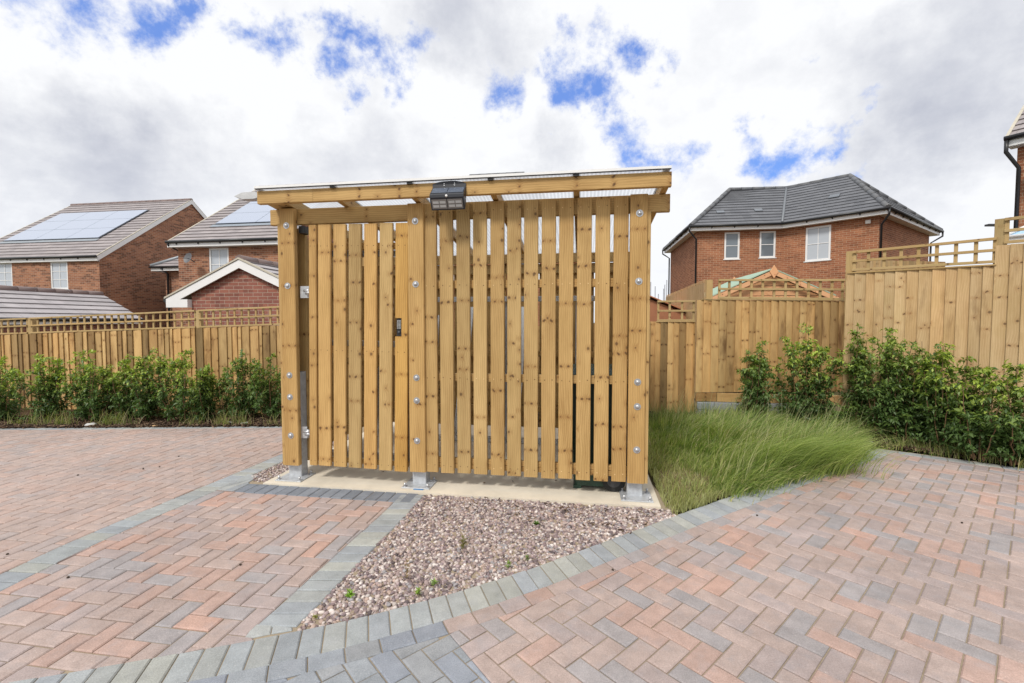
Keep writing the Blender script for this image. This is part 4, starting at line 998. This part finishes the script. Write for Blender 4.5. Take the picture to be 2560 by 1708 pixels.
for i,gl_ in ((0,PANE),(1,BLIND)):
    for k,(a,c,e,f) in enumerate(opsC[i]): window(hC,(Ws[i].x-o.x,Ws[i].y-o.y),tuple(L_(i).normalized()),a,c,e,f,1 if i==0 else 2,2,gl_,rev=.04)
b=MB(); Fi=inset(Es,.02); 
for i in range(6):
    a,c=Fi[i],Fi[(i+1)%6]; n=Vector((-(c-a).y,(c-a).x,0)).normalized(); barge(b,(a.x-o.x,a.y-o.y,ZE-.0),(c.x-o.x,c.y-o.y,ZE-.0),n,.19,.02)
    a2,c2=Ws[i],Ws[(i+1)%6]; b.face([(a.x-o.x,a.y-o.y,ZE-.185),(a2.x-o.x,a2.y-o.y,ZE-.185),(c2.x-o.x,c2.y-o.y,ZE-.185),(c.x-o.x,c.y-o.y,ZE-.185)])
b.build('fascia',WHITE,hC)
b=MB(); Gi=inset(Es,-.05)
for i in range(6):
    a,c=Gi[i],Gi[(i+1)%6]; gutter(b,(a.x-o.x,a.y-o.y,ZE-.02),(c.x-o.x,c.y-o.y,ZE-.02),.05)
    n=int((c-a).length/.8); dn_=Vector((-(c-a).y,(c-a).x)).normalized()
    for k in range(1,n): p=a+(c-a)*(k/n); b.tube([(p.x-o.x,p.y-o.y,ZE-.05),(p.x-o.x+dn_.x*.08,p.y-o.y+dn_.y*.08,ZE-.11)],.022,5)
b.build('gutter',BLACKP,hC)
def dp(E,Wp,dd):
    e=Vector(E)-o; w_=Wp-o; v=(w_-e)*.9+Vector(dd)*.0
    p=(w_.x+dd[0]*.07,w_.y+dd[1]*.07); pipe(hC,[(e.x+dd[0]*.0,e.y+dd[1]*.0,ZE-.05),(e.x,e.y,ZE-.22),(p[0],p[1],ZE-.50),(p[0],p[1],-.6)],.036)
dp(Gi[0],Ws[0],(-.5,-.9)); dp(Gi[2],Ws[2],(.3,-1.)); dp(Gi[3],Ws[3],(.9,-.3)); dp(Gi[5],Ws[5],(-1,.1))
b=MB(); d=L_(1).normalized(); k=onwall(1,2164,2174)[0]; p=Ws[1]+d*k-o; b.board((p.x,p.y,4.93),(d.x,d.y,0),(0,0,1),(d.y,-d.x,0),.15,.13,.07,.01); b.build('alarm_box',WHITE,hC)
def rooflight(poly,s0,t0,w_,h_):
    p=[Vector(c_(*x)) for x in poly]; S=(p[1]-p[0]).normalized(); nrm=S.cross(p[2]-p[0]).normalized(); nrm=nrm if nrm.z>0 else -nrm; T=nrm.cross(S); T=T if T.z>0 else -T
    b=MB(); b.board(p[0]+S*s0+T*t0+nrm*.03,T,S,nrm,h_,w_,.025,0); return b.build('roof_vent_tile',LEADD,rf)
fl=[(*E1,ZE),(*E2,ZE),(*R2,ZR),(*R1,ZR)]; fr_=[(*E2,ZE),(*E3,ZE),(*R3,ZR),(*R2,ZR)]
rooflight(fl,1.25,1.15,.30,.22); rooflight(fl,2.75,1.20,.30,.22); rooflight(fr_,1.15,1.70,.34,.28)
# house D at the right edge
rotD=math.atan2(-.852,.524)
hD=empty('detached_house',(11.27,10.6,0),rotD,label='orange brick house with white fascia and downpipe, cut off by the right edge',cat='house')
gable_house(hD,0,8.5,0,7.4,5.68,8.45,BR_C,TL_A,-.6,.26,[],rd=RIDGE)
pipe(hD,[(.04,-.06,5.6),(.04,-.06,5.35),(.20,.21,5.0),(.20,.21,-.6)],.04)
dish(hD,(.60,.02,4.85),(-.4,-1,.3),.26)
cv=empty('conservatory',(10.15,9.35,0),rotD,label='low brick porch with pale blue sloping roof beneath the right edge house',cat='porch')
b=MB(); wallrect(b,(.15,.1),(1,0),3.4,-.6,3.05,[(.85,2.8,1.8,2.95)]); wallrect(b,(.15,1.6),(0,-1),1.5,-.6,3.05); b.build('wall',BR_C,cv)
window(cv,(.15,.1),(1,0),.85,2.8,1.8,2.95,3,1,BLIND)
b=MB(); b.box(-.1,3.7,-.12,-.09,3.02,3.18); b.cut(); b.box(-.1,3.7,-.09,.12,3.02,3.04); b.cut(); b.box(-.1,-.07,-.09,1.9,3.02,3.18); b.each('fascia',WHITE,cv)
b=MB(); P=[(-.1,-.12,3.2),(3.7,-.12,3.2),(2.6,1.2,3.95),(.9,1.2,3.95)]; b.face(P); b.face([(-.1,2.,3.2),(-.1,-.12,3.2),(.9,1.2,3.95)]); b.face([(-.1,-.12,3.185),(-.1,2.,3.185),(3.7,2.,3.185),(3.7,-.12,3.185)]); b.build('roof',CONSV,cv)
b=MB(); 
for a,c in (((-.1,-.12,3.22),(.9,1.2,3.98)),((3.7,-.12,3.22),(2.6,1.2,3.98)),((.9,1.2,3.98),(2.6,1.2,3.98)),((-.12,-.13,3.21),(3.7,-.13,3.21))): b.tube([a,c],.035,6)
b.build('roof_bar',WHITE,cv)
# house E straight behind the store
hE=empty('detached_house',(-6.2,21.5,0),RZ,label='brick house straight behind the store, only its ridge showing above the roof',cat='house')
b=MB(); x1=9.6; Pz=4.9; rz=9.42
for P in ([(0,0,Pz),(x1,0,Pz),(x1-3.3,4.2,rz),(3.3,4.2,rz)],[(x1,0,Pz),(x1,8.4,Pz),(x1-3.3,4.2,rz)],[(x1,8.4,Pz),(0,8.4,Pz),(3.3,4.2,rz),(x1-3.3,4.2,rz)],[(0,8.4,Pz),(0,0,Pz),(3.3,4.2,rz)]): roofplane(b,P); under(b,P)
rf=b.build('roof',TL_C,hE); ridge(rf,(3.3,4.2,rz+.02),(x1-3.3,4.2,rz+.02),RIDGEC)
b=MB(); wallrect(b,(.3,.3),(1,0),x1-.6,-.8,Pz-.1,[(2,3.2,3.3,4.6),(6,7.2,3.3,4.6)]); wallrect(b,(x1-.3,.3),(0,1),7.8,-.8,Pz-.1); wallrect(b,(.3,8.1),(0,-1),7.8,-.8,Pz-.1); wallrect(b,(x1-.3,8.1),(-1,0),x1-.6,-.8,Pz-.1); b.build('wall',BR_C,hE)
for a in (2,6): window(hE,(.3,.3),(1,0),a,a+1.2,3.3,4.6,2,2,PANE)
b=MB(); b.box(0,x1,-.02,.01,Pz-.18,Pz-.02); b.build('fascia',WHITE,hE)
# summerhouse and brown shed
sh=empty('summerhouse',(5.48,9.6,0),RZ,label='pale timber summerhouse gable with diamond finial and green felt roof behind the middle fence bay',cat='summerhouse')
hw,ze,zr_=1.22,2.03,2.60
b=MB()
for k in range(16):
    z=.9+k*.105; 
    x=min(1.05,(zr_-.1-z)/(zr_-ze)*hw) if z>ze-.12 else 1.05
    if x<.05: break
    z2=z+.10; x2=min(1.05,(zr_-.1-z2)/(zr_-ze)*hw) if z2>ze-.12 else 1.05; x2=max(x2,.01)
    ou,ov=random.uniform(0,50),random.uniform(0,50); kk=random.uniform(.92,1.06)
    b.face([(-x,.12,z),(x,.12,z),(x2,.135,z2),(-x2,.135,z2)],[(ou,ov),(ou,ov+2*x),(ou+.1,ov+2*x),(ou+.1,ov)],(kk,kk,kk))
b.box(-1.05,1.05,.13,2.2,0,1.9,ch=0); b.build('gable_cladding',W_HUT,sh)
b=MB()
for s in (1,-1):
    b.prism([(0,0),(2.45,0),(2.45,.02),(0,.02)],(0,1,0),Vector((s*(zr_-ze),0,hw)).normalized(),Vector((s*hw,0,ze-zr_)).normalized(),(0,.01,zr_),math.hypot(hw,zr_-ze))
b.build('roof',FELT,sh)
b=MB()
for s in (1,-1): 
    dd=Vector((s*hw,0,ze-zr_)).normalized(); b.board((0,-.03,zr_-.02),dd,(0,0,-1),(0,1,0),math.hypot(hw,zr_-ze)+.04,.10,.022,.002,(1.15,1.2,1.3))
    b.board((0,2.44,zr_-.02),dd,(0,0,-1),(0,1,0),math.hypot(hw,zr_-ze)+.04,.10,.022,.002,(1.15,1.2,1.3))
b.marks=[len(b.f)//4*k for k in (1,2,3,4)]; b.each('bargeboard',W_HUT,sh)
b=MB()
for y in (-.05,2.47): b.prism([(0,-.14),(.085,0),(0,.14),(-.085,0)],(1,0,0),(0,0,1),(0,1,0),(0,y,zr_-.06),.02,(1.2,1.2,1.25)); b.cut()
b.each('finial',W_HUT,sh)
br_=empty('garden_shed',(3.02,10,0),RZ,label='small reddish brown garden shed behind the low fence bay beside the store',cat='shed')
b=MB(); b.box(-.9,.9,.1,2.0,0,1.62,ch=0); pts=[(-.9,.1,1.62),(.9,.1,1.62),(0,.1,2.0)]; b.face(pts); b.build('cladding',W_REDHUT,br_)
b=MB()
for s in (1,-1): b.prism([(0,0),(2.1,0),(2.1,.02),(0,.02)],(0,1,0),Vector((s*.45,0,1.05)).normalized(),Vector((s*1.05,0,-.45)).normalized(),(0,0,2.05),1.14,(1.3,1.2,1.2))
b.build('roof',W_REDHUT,br_)
# street lamps and scaffold poles
sl_=empty('street_lamp',(-5.9,12,0),0,label='grey street lamp whose flat head peeps out left of the store roof',cat='street lamp')
b=MB(); b.tube([(0,0,-.6),(0,0,4.64)],.05,10,r2=.035); b.build('column',LPOST,sl_)
b=MB(); b.prism([(-1.26,4.72),(-1.05,4.82),(-.72,4.84),(-.60,4.78),(-.60,4.71),(-.75,4.66),(-1.05,4.65)],(1,0,0),(0,0,1),(0,1,0),(0,-.13,-.0),.26); b.build('lamp_head',simple('lamp_head_grey',(.55,.56,.57),.4),sl_)
b=MB(); b.tube([(-.62,0,4.75),(0,0,4.66)],.03,8); b.build('bracket',LPOST,sl_)
s2=empty('street_lamp',(31.6,30,0),0,label='thin distant street lamp standing beyond the right trellis',cat='street lamp')
b=MB(); b.tube([(0,0,-.5),(0,0,7.75)],.08,8,r2=.06); b.build('column',simple('dark_lamp_post',(.10,.11,.12),.5),s2)
b=MB(); b.box(-.62,.1,-.15,.15,7.72,7.84); b.build('lamp_head',BLACKP,s2)
PL=simple('scaffold_tube',(.30,.31,.34),.5,.3)
for k,(x,y) in enumerate(((1627,705),(1638,716),(1659,722),(1662,712),(1667,700),(1646,735))):
    p=Vector(dirn(x,y)); p*=45/p.y
    b=MB(); b.tube([(0,0,-.5),(0,0,p.z+1.5)],.045,5); o_=b.build('scaffold_pole',PL); o_.location=(p.x,45,0); tag(o_,'thin distant scaffold pole on the horizon right of the store','pole','scaffold poles on the horizon')
# ------------------------------------------------------------------ plants
def leafmat(name,trans=.35,rough=.42):
    m,t,b=mat(name,rough=rough,spec=.45); col=attr(t); t.l.new(col,b.inputs['Base Color'])
    tr=t('ShaderNodeBsdfTranslucent'); t.l.new(t.mix(1.,col,(1.1,1.25,.5),'MULTIPLY'),tr.inputs[0]); mx_=t('ShaderNodeMixShader'); mx_.inputs[0].default_value=trans
    o_=t.n['Material Output']; t.l.new(b.outputs[0],mx_.inputs[1]); t.l.new(tr.outputs[0],mx_.inputs[2]); t.l.new(mx_.outputs[0],o_.inputs[0]); return m
LEAF=leafmat('shrub_leaf'); GRASSM=leafmat('grass_blade',.4,.5)
def leaves(P,Dn,Up,Ln,Wd,droop):
    """P base, Dn direction, Up normal -> 6-vertex folded leaves"""
    S=np.cross(Dn,Up); S/=np.linalg.norm(S,axis=1,keepdims=True)+1e-9
    N_=np.cross(S,Dn); l=Ln[:,None]; w=Wd[:,None]; d=droop[:,None]
    c=P+Dn*l*.5-N_*l*d*.12; tip=P+Dn*l*.97-N_*l*d*.45
    Lf=P+Dn*l*.42+S*w+N_*w*.35; Rt=P+Dn*l*.42-S*w+N_*w*.35
    V=np.stack([P,Rt,c,tip,Lf],1); n=len(P)
    f=np.array([(0,1,2),(1,3,2),(0,2,4),(2,3,4)]); Fc=(f[None]+(np.arange(n)*5)[:,None,None]).reshape(-1,3)
    return V.reshape(-1,3),Fc
SHR=[]
def shrub(x,y,h,rad,label,group,stems=9,young=.5,dens=1.,seed=0,z0=0.,peaks=None,lean=0.):
    r=np.random.default_rng(seed+100); root=empty('shrub',(x,y,z0),0,label=label,cat='shrub',group=group)
    b=MB(); PP,DD,UU,LL,CC=[],[],[],[],[]
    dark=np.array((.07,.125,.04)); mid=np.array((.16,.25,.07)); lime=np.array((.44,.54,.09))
    for s in range(stems):
        a=r.uniform(0,2*np.pi); q_=r.uniform(0,1)**.6; hh=h*(1-.42*q_*r.uniform(.5,1.2)); 
        if s==0: hh=h; q_=.1
        base=np.array([np.cos(a)*rad*.22*q_,np.sin(a)*rad*.22*q_,0]); tip=np.array([np.cos(a)*rad*q_*.85+lean,np.sin(a)*rad*q_*.85,hh])
        if peaks and s<len(peaks): tip=np.array([peaks[s][0],r.uniform(-.05,.05),peaks[s][1]])
        K_=8; pts=[]
        for k in range(K_+1):
            f=k/K_; p=base+(tip-base)*f; p[:2]=base[:2]+(tip[:2]-base[:2])*(f**.75); p+=r.normal(0,.008,3)*(k>0); p[2]=max(p[2],0); pts.append(p)
        b.tube([tuple(p) for p in pts],.008,5,(1,1,1),False,.0025)
        pts=np.array(pts)
        # side twigs
        nt=int(24*hh/1.0*dens)
        for j in range(nt):
            f=r.uniform(.06,1.0); i=min(int(f*K_),K_-1); p=pts[i]+(pts[i+1]-pts[i])*(f*K_-i)
            a2=r.uniform(0,2*np.pi); le=rad*(.55-.38*f)*r.uniform(.4,1.1)+.03
            d=np.array([np.cos(a2),np.sin(a2),r.uniform(.25,1.1)]); d/=np.linalg.norm(d)
            nl=int(6+le*52)
            for k in range(nl):
                g=(k+.5)/nl; pp=p+d*le*g; pp=pp+np.array([0,0,-.02*g*g])
                a3=r.uniform(0,2*np.pi); o1=np.cross(d,[0,0,1]); o1/=np.linalg.norm(o1)+1e-6; o2=np.cross(o1,d)
                dl=d*.55+(o1*np.cos(a3)+o2*np.sin(a3))*.9+np.array([0,0,-.1]); dl/=np.linalg.norm(dl)
                PP.append(pp); DD.append(dl); up=np.array([0,0,1.])+r.normal(0,.35,3); UU.append(up)
                LL.append(r.uniform(.036,.068))
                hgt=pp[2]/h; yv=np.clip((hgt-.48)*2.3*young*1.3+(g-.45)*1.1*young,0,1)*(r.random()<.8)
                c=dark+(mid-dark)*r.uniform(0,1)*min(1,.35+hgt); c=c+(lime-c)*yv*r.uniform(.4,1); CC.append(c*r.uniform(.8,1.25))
    b.build('stem_set',STEMM,root)
    PP,DD,UU,LL,CC=map(np.array,(PP,DD,UU,LL,CC)); keep=PP[:,2]>.015; PP,DD,UU,LL,CC=PP[keep],DD[keep],UU[keep],LL[keep],CC[keep]
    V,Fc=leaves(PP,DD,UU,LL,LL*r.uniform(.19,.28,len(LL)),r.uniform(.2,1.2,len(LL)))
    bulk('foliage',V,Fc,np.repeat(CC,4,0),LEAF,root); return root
def X(px,Y): return (px-CX)/F*Y
def Zt(py,Y): return 1.5-(py-804)/F*Y
GL='shrubs planted along the left fence'
for i,(px,Y,py,rad,lab,pk) in enumerate([
 (0,6.75,900,.42,'shrub cut off by the left edge of the photo, lime green top',None),
 (112,6.85,890,.46,'broad twin topped shrub second from the left edge',[(-.13,1.00),(.17,1.02)]),
 (212,6.7,882,.44,'tall pointed shrub with lime top, third from the left edge',None),
 (268,7.0,922,.26,'thin darker shrub squeezed between taller neighbours below the garage roof end',None),
 (310,6.85,900,.34,'medium shrub right of the thin dark one',None),
 (372,6.8,870,.38,'tallest shrub of the left row, narrow with two lime tips',[(0.,1.08),(.17,.97)]),
 (455,6.75,882,.44,'wide shrub right of the tallest one, lime at its pointed top',None),
 (512,6.85,926,.34,'low rounded dark shrub near the bare fence gap',None),
 (562,6.95,928,.20,'thin sprig with few leaves between two shrubs near the store',None),
 (608,6.85,873,.30,'narrow upright dark shrub second from the store post',None),
 (672,6.8,890,.38,'dark leafy shrub touching the left end of the store',[(0.,1.0),(.2,.9)])]):
    shrub(X(px,Y),Y,Zt(py,Y)+.02,rad*.98,lab,GL,stems={.20:4,.26:6}.get(rad,11),young=.95 if px<520 else .4,seed=i,peaks=pk,dens=1.1)
GR='shrubs planted beside the right hand fences'
for i,(px,Y,py,rad,lab,pk,ym_) in enumerate([
 (1882,6.45,858,.38,'dark upright shrub nearest the store on the right, leaning right at its tip',[(.13,1.17),(-.06,1.02)],.35),
 (2010,6.25,822,.56,'bushy shrub with a thin tall leader and bright lime middle growth',[(.04,1.42),(-.18,1.1),(.28,1.1)],.95),
 (2150,5.95,812,.30,'slim tall shrub standing before the fence corner',[(0,1.42),(.05,1.1)],.45),
 (2230,5.55,820,.48,'tall leafy shrub with two tops before the pale corner bay',[(-.02,1.40),(.24,1.22)],.5),
 (2300,5.45,852,.34,'slender shrub with an open top close behind its taller neighbour',None,.45),
 (2362,5.20,858,.38,'yellow green topped shrub in the middle of the right bed',None,.9),
 (2415,5.15,890,.33,'shorter green shrub to the right of the yellow topped one',None,.4),
 (2462,4.80,915,.34,'round spreading shrub with yellowish leaves near the right edge',None,.85),
 (2545,4.65,920,.38,'dense broad shrub at the right edge of the photo',None,.6)]):
    shrub(X(px,Y),Y,max(.3,Zt(py,Y)-.03),rad,lab,GR,stems=8 if rad<.35 else 13,young=ym_,seed=40+i,z0=.03,peaks=pk,dens=1.15)
for i,(x,y,h) in enumerate(((4.75,5.45,.5),(5.0,5.2,.45),(5.25,4.85,.42),(4.35,5.85,.45),(5.45,4.6,.4))):
    shrub(x,y,h,.34,'low leafy undergrowth filling the front of the right bed',GR+' undergrowth',stems=7,young=.15,seed=70+i,z0=.0)
def blades(name,P,H_,lean,leanv,Wd,col,m=GRASSM,seg=5,z=0.,parent=None):
    """curved tapering blades: P (n,2), H length, lean dir (n,2), leanv amount 0..1+"""
    n=len(P); pos=np.zeros((n,3)); pos[:,:2]=P; pos[:,2]=z
    ang0=np.clip(leanv*.25,0,1.2); pts=[pos.copy()]; a=ang0.copy()
    for k in range(seg):
        l=(H_/seg)[:,None]; d=np.stack([lean[:,0]*np.sin(a),lean[:,1]*np.sin(a),np.cos(a)],1); pos=pos+d*l; pos[:,2]=np.maximum(pos[:,2],.006+.004*k); pts.append(pos.copy()); a=np.minimum(a+leanv*1.35/seg,1.95)
    pts=np.stack(pts,1); side=rng.normal(0,1,(n,2)); side/=np.linalg.norm(side,axis=1,keepdims=True); S=np.zeros((n,1,3)); S[:,0,:2]=side
    wk=(np.array([1,.95,.85,.68,.42,.04]) if seg==5 else np.linspace(1,.05,seg+1))[None,:,None]*Wd[:,None,None]
    A=pts-S*wk; B=pts+S*wk; V=np.stack([A,B],2).reshape(n,-1,3); m_=(seg+1)*2
    f=np.array([(2*k,2*k+1,2*k+3,2*k+2) for k in range(seg)]); Fc=(f[None]+(np.arange(n)*m_)[:,None,None]).reshape(-1,4)
    return bulk(name,V.reshape(-1,3),Fc,np.repeat(col,seg,0),m,parent)
GP3=ccw([(1.27,3.50),(1.62,3.71),(1.95,3.92),(2.5,4.26),(3.1,4.63),(3.75,5.03),(4.18,5.32),(4.40,5.75),(4.35,6.5),(3.0,6.95),(1.95,7.1),(1.68,6.1),(1.45,4.7)])
LAWNS,t,b=mat('dry_lawn_soil',rough=.95,spec=.1); P=t('ShaderNodeTexCoord').outputs['Object']
t.l.new(t.mix(t.rng(t.noise(P,22,5,.7),.35,.65),(.10,.085,.04),(.26,.21,.11)),b.inputs['Base Color'])
tag(sheet('lawn_soil',[(1.22,3.46)]+GP3[1:] if False else GP3,.004,LAWNS),kind='structure')
Cc=scatter(GP3,46); nc=len(Cc)
tallc=np.clip((Cc[:,0]-1.75)/1.1,0,1)*np.clip(1.3-abs(Cc[:,1]-5.2)/2.2,.35,1)
hc=np.where(rng.random(nc)<.35,.65,1.)*(.05+.07*rng.random(nc)+tallc*(.15+.30*rng.random(nc)))
edge=np.stack([np.interp(np.linspace(0,1,64),[0,1],[1.9,3.75])+rng.normal(0,.03,64),np.zeros(64)],1); edge[:,1]=np.interp(edge[:,0],[p[0] for p in UPs],[p[1] for p in UPs])+rng.uniform(.02,.16,64)
Cc=np.concatenate([Cc,edge]); nc=len(Cc); isE=np.arange(nc)>=nc-64; tallc=np.concatenate([tallc,np.clip((edge[:,0]-1.8)/1.2,.15,.8)]); hc=np.concatenate([hc,rng.uniform(.10,.22,64)+.28*np.clip((edge[:,0]-1.9)/1.6,0,1)*rng.uniform(.3,1,64)])
base_a=-.45+.9*np.sin(Cc[:,0]*1.9+Cc[:,1]*1.3)*.55+rng.normal(0,.55,nc)
leanc=.5+tallc*.65+rng.normal(0,.28,nc); leanc[isE]=rng.uniform(.8,1.4,isE.sum()); base_a[isE]=rng.normal(-.95,.35,isE.sum()); huec=rng.random(nc)
nb=(55+75*tallc+40*rng.random(nc)).astype(int); ix=np.repeat(np.arange(nc),nb); n=len(ix)
rr=rng.normal(0,.075,(n,2)); P=Cc[ix]+rr*(1+.5*tallc[ix,None])
k_=inpoly(P,GP3)|isE[ix]; ix=ix[k_]; rr=rr[k_]; P=P[k_]; n=len(P)
H_=hc[ix]*rng.uniform(.55,1.15,n)
aa=base_a[ix]+rng.normal(0,.30,n); ld=np.stack([np.cos(aa),np.sin(aa)],1)+rr*5.; ld/=np.linalg.norm(ld,axis=1,keepdims=True)
lv=np.clip(leanc[ix]+rng.normal(0,.22,n),.05,1.5)
gA=np.array((.22,.32,.07)); gB=np.array((.44,.50,.18)); gC=np.array((.62,.55,.32))
f_=np.clip(huec[ix]*.7+rng.normal(.15,.22,n),0,1)[:,None]; cl_=(gA*(1-f_)+gB*f_)*rng.uniform(.7,1.25,(n,1)); cl_=np.where((rng.random(n)<.28)[:,None],np.array((.13,.20,.05)),cl_)
dead=(rng.random(n)<.10)[:,None]; cl_=np.where(dead,gC*rng.uniform(.8,1.2,(n,1)),cl_)
dry=np.clip(1-(P[:,0]-1.25)/.55,0,1)*np.clip(1.5-(P[:,1]-3.5)/2,0,1); cl_=cl_*(1-dry[:,None]*.6)+np.array((.36,.32,.15))*dry[:,None]*.6
tag(blades('long_grass',P,H_,ld,lv,.0020+.0026*rng.random(n),cl_),kind='stuff',label='long windswept green grass right of the store',cat='grass')
P2_=np.concatenate([scatter(GP3,1300),np.stack([(lambda q_:q_)(rng.uniform(1.25,4.2,1700)),np.zeros(1700)],1)]); e_=P2_[:,1]==0; P2_[e_,1]=np.interp(P2_[e_,0],[p[0] for p in UPs],[p[1] for p in UPs])+np.abs(rng.normal(0,.05,e_.sum()))-.01; sl2=np.array([(*L2(3.57+abs(rng.normal(0,.03)),v_),) for v_ in rng.uniform(0,3,700)]); P2_=np.concatenate([P2_,sl2]); n2=len(P2_); l2=rng.normal(0,1,(n2,2)); l2/=np.linalg.norm(l2,axis=1,keepdims=True)
tag(blades('short_grass',P2_,rng.uniform(.04,.12,n2),l2,rng.uniform(.2,.9,n2),.002+.002*rng.random(n2),(gA*.45+gC*.55)*rng.uniform(.6,1.1,(n2,1))),kind='stuff',label='short undergrass between the long tufts',cat='grass')
n=260; k=rng.choice(len(P),n); Q=P[k]; Q=Q[Q[:,0]>1.9]; n=len(Q); ld=np.stack([rng.uniform(.2,1,n),rng.normal(0,.5,n)],1); ld/=np.linalg.norm(ld,axis=1,keepdims=True)
tag(blades('seeding_grass_stalks',Q,rng.uniform(.45,.75,n),ld,rng.uniform(.2,.8,n),np.full(n,.0022),np.tile([(.42,.42,.22)],(n,1))),kind='stuff',label='pale seed stalks above the long grass',cat='grass')
# the tuft that flops over the grey edging
P=np.stack([rng.normal(2.80,.28,1500),rng.normal(4.50,.10,1500)],1)
n=len(P); ld=np.stack([rng.normal(.72,.25,n),rng.normal(-.62,.2,n)],1); ld/=np.linalg.norm(ld,axis=1,keepdims=True)
tag(blades('drooping_grass_tuft',P,rng.uniform(.3,.72,n),ld,rng.uniform(.9,1.35,n),.0018+.0015*rng.random(n),(gA+(gB-gA)*rng.random((n,1)))*rng.uniform(.8,1.2,(n,1))),kind='stuff',label='grass tuft flopping over the grey edging onto the paving',cat='grass')
# weeds and dry grasses among the shrubs
def weedy(cx,cy,sx,sy,n,hmin,hmax,label,pal_=((.30,.33,.10),(.42,.38,.20),(.16,.22,.06))):
    P=np.stack([rng.normal(cx,sx,n),rng.normal(cy,sy,n)],1); ld=rng.normal(0,1,(n,2)); ld/=np.linalg.norm(ld,axis=1,keepdims=True); pl_=np.array(pal_)
    o_=blades('dry_grass',P,rng.uniform(hmin,hmax,n),ld,np.abs(rng.normal(.5,.35,n)),.0018+.002*rng.random(n),pl_[rng.integers(0,len(pl_),n)]*rng.uniform(.8,1.2,(n,1)))
    tag(o_,kind='stuff',label=label,cat='grass')
for k,(px,nn_) in enumerate(((95,160),(150,200),(262,240),(300,160),(470,120),(552,200),(600,120),(680,100),(30,100))):
    weedy(X(px,6.50),6.50,.09,.04,nn_//2,.06,.30,'dry grass clump at the front of the left bed')
for (x,y,nn_,h) in ((4.6,5.32,120,.25),(4.95,5.05,260,.22),(5.22,4.80,320,.38),(5.05,4.98,160,.30),(4.75,5.25,160,.20),(4.32,5.6,200,.35),(5.4,4.62,300,.3)):
    weedy(x,y,.12,.05,nn_,.06,h,'yellowing grasses at the front of the right bed')
weedy(2.4,6.75,.5,.12,700,.12,.42,'thin grass at the foot of the low fence bay',((.14,.20,.05),(.2,.26,.09),(.3,.3,.14)))
def weed(x,y,r_,h,label,c=(.20,.32,.06)):
    n=26; a=rng.uniform(0,2*np.pi,n); d=np.stack([np.cos(a),np.sin(a),rng.uniform(.3,1.6,n)],1); d/=np.linalg.norm(d,axis=1,keepdims=True)
    P=np.zeros((n,3)); P[:,2]=rng.uniform(0,h,n)+.005
    V,Fc=leaves(P,d,np.tile([(0,0,1.)],(n,1))+rng.normal(0,.2,(n,3)),rng.uniform(.5,1,n)*r_,rng.uniform(.1,.16,n)*r_,rng.uniform(.3,1,n))
    o_=bulk('weed',V,Fc,np.repeat(np.array(c)*rng.uniform(.8,1.3,(n,1)),4,0),LEAF); o_.location=(x,y,-.008); tag(o_,label,'weed','weeds growing in the gravel')
for i,(px,py,r_,h,lab,c) in enumerate(((874,1495,.042,.03,'bright grassy weed tuft near the pointed lower end of the gravel',(.22,.38,.05)),(1045,1488,.035,.03,'small green weed by the lower grey edging of the gravel',(.25,.36,.07)),(1084,1464,.035,.035,'pale green leafy weed second from the lower edging',(.25,.38,.10)),(1158,1372,.045,.07,'brownish upright weed sprig in the middle of the gravel',(.20,.19,.07)),(1342,1312,.045,.012,'flat dark green weed rosette near the back right of the gravel',(.12,.22,.04)),(1272,1418,.03,.03,'tiny seedling left of the curved edging',(.22,.32,.08)),(1017,1448,.03,.11,'tall thin brown weed stalk in the front part of the gravel',(.25,.18,.08)),(788,1546,.025,.015,'yellowing seedling at the gravel tip',(.30,.30,.08)),(1318,1398,.022,.02,'little seedling close to the curved edging, right of another',(.22,.32,.08)))):
    v=Vector(dirn(px,py)); t_=-1.5/v.z; weed(v.x*t_,v.y*t_,r_,h,lab,c)
# stones, litter
def rock(x,y,r_,label,name='rock',m=STONE,c=(1,1,1),sq=.6):
    v,f=ico2(); v=v*(1+rng.normal(0,.08,(len(v),1)))*np.array([r_*1.5,r_,r_*sq]); o_=bulk(name,v,f,np.tile([c],(len(f),1)),m,smooth=False); o_.location=(x,y,r_*sq*.5); tag(o_,label,'rock')
rock(X(218,6.47),6.47,.055,'rough pale grey rock on the bark left of the dry grass',c=(.9,.95,1.0)); rock(X(380,6.44),6.44,.028,'small orange stone on the dark bark',c=(1.3,.9,.5)); rock(X(568,6.58),6.58,.045,'flat grey stone under the thin shrubs near the store',c=(.85,.9,.9)); rock(X(137,6.44),6.44,.02,'little white stone at the left part of the bark strip',c=(1.5,1.5,1.5))
rock(4.24,5.62,.075,'pale grey stone at the corner where grass meets the right bed',c=(.85,.88,.95),sq=.8); rock(4.35,5.50,.05,'small grey stone next to the pale corner stone',c=(.7,.72,.78))
b=MB(); b.board((0,0,0),Vector((1,.4,.1)).normalized(),Vector((-.4,1,.3)).normalized(),Vector((0,-.2,1)).normalized(),.09,.035,.004,0,(1,1,1)); o_=b.build('paper_scrap',PAPER); o_.location=(X(594,6.50),6.50,.02); tag(o_,'crumpled white paper scrap on the bark near the store','litter')
# small dark crumbs on the paving
for i,(px,py) in enumerate(((19,1387),(358,1173),(399,1168),(195,1189),(447,1142),(170,1445),(601,1413),(1532,1426),(2405,1308),(1893,1290))):
    v=Vector(dirn(px,py)); t_=-1.5/v.z
    if v.x*t_>-9: 
        vv,f=ico(); vv=vv*(1+rng.normal(0,.15,(len(vv),1)))*.008; o_=bulk('soil_crumb',vv,f,np.tile([(.06,.045,.035)],(len(f),1)),CHIP); o_.location=(v.x*t_,v.y*t_,.004); tag(o_,'tiny dark crumb lying on the block paving','crumb','dark crumbs on the paving')
